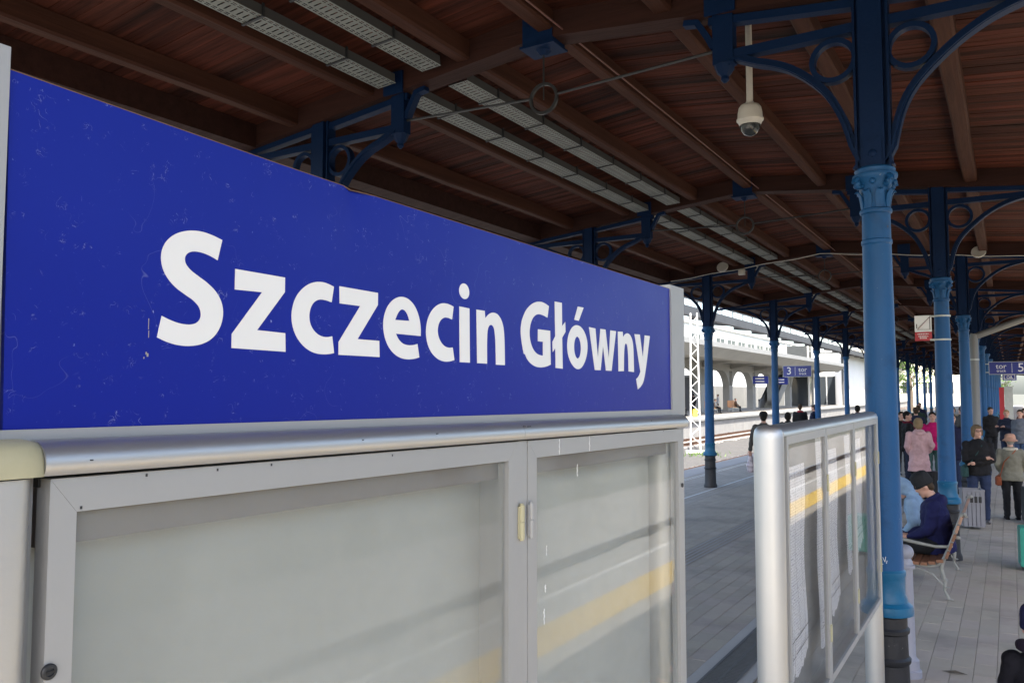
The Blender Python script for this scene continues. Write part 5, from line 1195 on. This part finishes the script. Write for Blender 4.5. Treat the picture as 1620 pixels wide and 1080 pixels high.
# modern steel canopy above the far track
t = thing('steel_canopy', 'long grey steel canopy edge with slatted glazing above the far tracks', 'canopy', (-19.5, 100, 7.4)); t['kind'] = 'thing'
m = MB(); m.box(-.25, .25, -70, 120, .35, 1.0); m.build('edge_beam', steel_dark, t)
m = MB(); m.box(-.06, .06, -70, 120, 1.55, 1.68); m.build('upper_rail', steel_dark, t)
m = MB(); m.box(-1.6, -.3, -70, 120, .80, .9); m.build('roof_sheet', steel_dark, t)
for j in range(64): m = MB(); m.bar((0, -69 + j * 3, 1.0), (0, -69 + j * 3, 1.55), .08); m.build('upright', steel_dark, t)
for j in range(32): m = MB(); m.prism([(-.25, .36), (-.25, .8), (-1.7, .78), (-1.7, .5)], 'y', -69 + j * 6 - .08, -69 + j * 6 + .08); m.build('rib', steel_dark, t)
for j in range(3): m = MB(); m.lathe([(.16, -7.05), (.16, .6)], 12, (-1.2, -64 + j * 90, 0)); m.build('support', steel_dark, t, 40)
# station block beyond with glazing band
def block(name, label, x0, x1, y0, y1, z1, mat, wins, face='x', roofmat=None):
    c = ((x0 + x1) / 2, (y0 + y1) / 2, -1.15); t = thing(name, label, 'building', c); t['kind'] = 'thing'
    m = MB(); m.box(x0 - c[0], x1 - c[0], y0 - c[1], y1 - c[1], 0, z1 + 1.15); m.build('wall', mat, t)
    m = MB(); m.box(x0 - c[0] - .3, x1 - c[0] + .3, y0 - c[1] - .3, y1 - c[1] + .3, z1 + 1.152, z1 + 1.5); m.build('roof', roofmat or pale_conc, t)
    for (a0, a1, za, zb) in wins:
        if face == 'x':
            m = MB(); xx = x1 - c[0]; m.box(xx + .001, xx + .05, a0 - c[1], a1 - c[1], za + 1.15, zb + 1.15); wo_ = m.build('window', glassdark, t)
            m = MB()
            for q in (a0, (a0 + a1) / 2, a1): m.box(xx + .05, xx + .12, q - c[1] - .06, q - c[1] + .06, za + 1.1, zb + 1.2)
            m.box(xx + .05, xx + .11, a0 - c[1], a1 - c[1], zb + 1.15, zb + 1.27); m.box(xx + .05, xx + .13, a0 - c[1], a1 - c[1], za + 1.03, za + 1.15); m.build('window_frame', pale_conc, wo_)
        else:
            m = MB(); yy = y0 - c[1]; m.box(a0 - c[0], a1 - c[0], yy - .05, yy - .001, za + 1.15, zb + 1.15); wo_ = m.build('window', glassdark, t)
            m = MB()
            for q in (a0, (a0 + a1) / 2, a1): m.box(q - c[0] - .06, q - c[0] + .06, yy - .12, yy - .05, za + 1.1, zb + 1.2)
            m.box(a0 - c[0], a1 - c[0], yy - .11, yy - .05, zb + 1.15, zb + 1.27); m.build('window_frame', pale_conc, wo_)
    return t
cream = M('cream_render', (.62, .58, .46), .9, col2=(.5, .46, .37), nscale=.5, namt=.8); white_r = M('white_render', (.72, .72, .70), .9, col2=(.62, .62, .6), nscale=.3, namt=.7)
brick_y = M('yellow_brick', (.50, .40, .26), .9, col2=(.38, .28, .18), nscale=1.5, namt=.9)
block('station_hall', 'white station hall with a long row of windows behind the far platform', -75, -52, 120, 330, 15.5, white_r, [(150 + 8 * i, 156 + 8 * i, 10.6, 13.6) for i in range(9)])
block('white_annex', 'white annex with dark doorway at the end of the opposite platform', -29.5, -21.0, 128, 160, 8.2, white_r, [(-24.6, -22.0, .4, 4.6)], 'y')
block('cream_building', 'cream building seen between the far columns at the platform end', -30, -6, 196, 230, 16, cream, [(-28 + 4 * i, -26 + 4 * i, z_, z_ + 2.4) for i in range(6) for z_ in (2, 7, 11.5)], 'y')
block('brick_station_building', 'yellow brick station building beyond the right-hand track', 15.5, 27, -40, 190, 4.6, brick_y, [], 'x')
for i in range(26):
    m = MB(); y = -36 + i * 8.4; m.box(15.40, 15.49, y, y + 2.2, .6, 3.2); w_ = m.build('window', glassdark); w_.parent = bpy.data.objects['brick_station_building']; w_.location = (-21.25, -75, 1.15)
# escalator up from the far platform
t = thing('escalator', 'grey escalator rising from the opposite platform', 'escalator', (-25, 104, OZ), 0)
for s in (-1, 1):
    m = MB(); m.prism([(-5, .0), (-3.2, 0), (6.5, 5.0), (6.5, 6.2), (5.8, 6.2), (-3.6, 1.1), (-5, 1.05)], 'x', s * .8 - .1, s * .8 + .1); m.build('balustrade', steel_grey, t)
    m = MB(); m.tube([(s * .8, -5.1, .9), (s * .8, -3.8, 1.12), (s * .8, 5.7, 6.25)], .09, 8); m.build('handrail', black_flat, t, 40)
for i in range(16): m = MB(); m.box(-.68, .68, -3.2 + i * .6, -2.6 + i * .6, i * .31, i * .31 + .3); m.build('step', galv, t)
t = thing('glass_shaft', 'dark glazed lift shaft beside the escalator', 'lift', (-24.6, 116, OZ))
m = MB(); m.box(-1.4, 1.4, -1.4, 1.4, 0, 8.2); m.build('glazing', glassdark, t)
for sx in (-1, 1):
    for sy in (-1, 1): m = MB(); m.box(sx * 1.45 - .1, sx * 1.45 + .1, sy * 1.45 - .1, sy * 1.45 + .1, 0, 8.4); m.build('corner_post', pale_conc, t)
# benches and waiting people opposite
def far_bench(x, y, label):
    t = thing('platform_bench', label, 'bench', (x, y, OZ), 0, 'benches on the opposite platform')
    m = MB(); m.box(-.5, .0, -1.1, 1.1, .42, .48); m.build('seat', M('orange_wood', (.50, .25, .11), .6) if 'orange_wood' not in MATS else MATS['orange_wood'], t)
    m = MB(); m.box(-.56, -.50, -1.1, 1.1, .5, 1.1); m.build('backrest', MATS['orange_wood'], t)
    for s in (-1, 1): m = MB(); m.bar((-.45, s * .95, 0), (-.45, s * .95, .42), .06); m.bar((-.05, s * .95, 0), (-.05, s * .95, .42), .06); m.build('leg', galv, t)
far_bench(-22.6, 62.5, 'orange bench on the opposite platform, left of the blue column')
far_bench(-22.6, 71.5, 'orange bench on the opposite platform, right of the blue column')
far_bench(-22.8, 79, 'third orange bench on the opposite platform, further along')
person('person in dark clothes seated on the first orange bench opposite', (-22.75, 63.0, OZ), -90, 1.75, BLACK, DK, BLACK, ('black_hair', (.015, .012, .01)), .86, 'sit', 'lap', 'short', voxel=.03)
person('person in grey seated on the second orange bench opposite', (-22.75, 72.2, OZ), -90, 1.7, ('pale_jacket', (.35, .34, .32)), DK, BLACK, ('brown_hair', (.06, .04, .025)), .86, 'sit', 'lap', 'short', voxel=.03)
person('person in black standing behind the second orange bench opposite', (-24.2, 70.5, OZ), 40, 1.75, BLACK, DK, BLACK, ('black_hair', (.015, .012, .01)), .8, 'stand', 'down', 'short', voxel=.03)
person('person in light grey standing between the arches opposite', (-24.0, 77, OZ), 100, 1.7, ('light_grey', (.4, .4, .42)), DK, BLACK, ('brown_hair', (.06, .04, .025)), .8, 'stand', 'down', 'short', voxel=.03)
# red post and trees far along the platform
t = thing('fire_point', 'red and grey post far along the right-hand columns', 'post', (-.28, 40, 0)); m = MB(); m.box(-.09, .09, -.09, .09, 0, 2.45); m.build('red_post', red_sign, t); m = MB(); m.box(.1, .4, -.12, .12, 0, 2.5); m.build('grey_cabinet', galv, t)
def tree(label, x, y, h_, r_):
    t = thing('tree', label, 'tree', (x, y, -1.15), 0, 'trees beyond the platform end')
    m = MB(); m.tube([(0, 0, 0), (.1, 0, h_ * .3), (-.1, .1, h_ * .6), (0, 0, h_ * .85)], [.28, .22, .13, .04], 8)
    for i in range(9): a = rnd.uniform(0, 6.28); z0 = h_ * rnd.uniform(.3, .7); m.tube([(0, 0, z0), (r_ * .4 * math.cos(a), r_ * .4 * math.sin(a), z0 + h_ * .12), (r_ * .75 * math.cos(a), r_ * .75 * math.sin(a), z0 + h_ * .2)], [.09, .06, .02], 5)
    m.build('trunk', bark, t, 60)
    m = MB()
    for c_ in range(60):
        a = rnd.uniform(0, 6.28); u_ = rnd.uniform(-1, 1); rr = r_ * rnd.uniform(.35, 1); cx, cy, cz = rr * math.sqrt(1 - u_ * u_) * math.cos(a), rr * math.sqrt(1 - u_ * u_) * math.sin(a), h_ * .66 + u_ * h_ * .32
        for i in range(60):
            p = Vector((cx + rnd.gauss(0, .45), cy + rnd.gauss(0, .45), cz + rnd.gauss(0, .4))); q = Vector((rnd.gauss(0, 1), rnd.gauss(0, 1), rnd.gauss(0, 1))).normalized(); e = q.orthogonal().normalized(); f_ = q.cross(e); s = rnd.uniform(.1, .2)
            m.add([p - e * s, p + f_ * s * .6, p + e * s, p - f_ * s * .6], [(0, 1, 2, 3)])
    m.build('crown', leaf, t)['kind'] = 'stuff'
tree('leafy tree seen between the far left columns', -14, 150, 11, 4.5); tree('leafy tree straight beyond the platform end', -3, 182, 10, 4.2); tree('leafy tree beyond the end of the right-hand track', 7.5, 185, 12, 5)

# busier opposite platform
t = thing('kiosk', 'dark kiosk behind the first arch on the opposite platform', 'kiosk', (-28.2, 80, OZ)); m = MB(); m.box(-1.2, 1.2, -1.6, 1.6, 0, 3.4); m.build('body', steel_dark, t); m = MB(); m.box(-1.4, 1.4, -1.8, 1.8, 3.4, 3.6); m.build('roof', steel_grey, t)
t = thing('filler_wall', 'pale wall added to break the white behind the opposite platform', 'wall', (-33.5, 95, -1.15)); t['kind'] = 'thing'  # invented wall, tones down the overexposed white behind the arches
for j in range(14): m = MB(); m.box(-.15, .15, -45 + j * 7, -45 + j * 7 + 6.9, 0, 4.2); m.build('panel', arcade_conc, t)
for q_, (yy, lb) in enumerate(((87.5, 'dark blue information board hanging left of the escalator'), (96.5, 'dark blue information board hanging in front of the escalator'))):
    t = thing('information_board', lb, 'sign', (-22.6, yy, OZ + 3.2)); m = MB(); m.box(-.8, .8, -.08, .08, -.4, .4); m.build('panel', sign_navy, t)
    for z_ in (-.2, .1): m = MB(); m.box(-.55, .4, -.0815, -.0805, z_, z_ + .1); m.build('text_line', letter_white, t)
    for s_ in (-1, 1): m = MB(); m.bar((s_ * .6, 0, .4), (s_ * .6, 0, 1.5), .05); m.build('hanger', steel_grey, t)
t = thing('steel_rack', 'white ladder-like steel rack under the arches opposite', 'rack', (-26.6, 88.5, OZ))
for s_ in (-1, 1): m = MB(); m.bar((0, s_ * .7, 0), (0, s_ * .7, 3.2), .07); m.build('post', galv, t)
for k in range(8): m = MB(); m.bar((0, -.7, .3 + k * .38), (0, .7, .3 + k * .38), .05); m.build('rung', galv, t)
t = thing('strut', 'white sloping strut beside the dark kiosk opposite', 'strut', (-26.2, 77.5, OZ)); m = MB(); m.bar((0, -1.0, 4.1), (0, 1.2, 0), .16); m.build('bar', MATS['mast_white'], t)
person('person in brown seated on the third orange bench opposite', (-22.95, 79.3, OZ), -90, 1.7, ('brown_jacket', (.1, .06, .04)), DK, BLACK, ('brown_hair', (.06, .04, .025)), .86, 'sit', 'lap', 'short', voxel=.03)
person('second person in dark clothes on the first orange bench opposite', (-22.75, 62.1, OZ), -90, 1.68, NAVY, DK, BLACK, ('brown_hair', (.06, .04, .025)), .86, 'sit', 'lap', 'bob', voxel=.03)
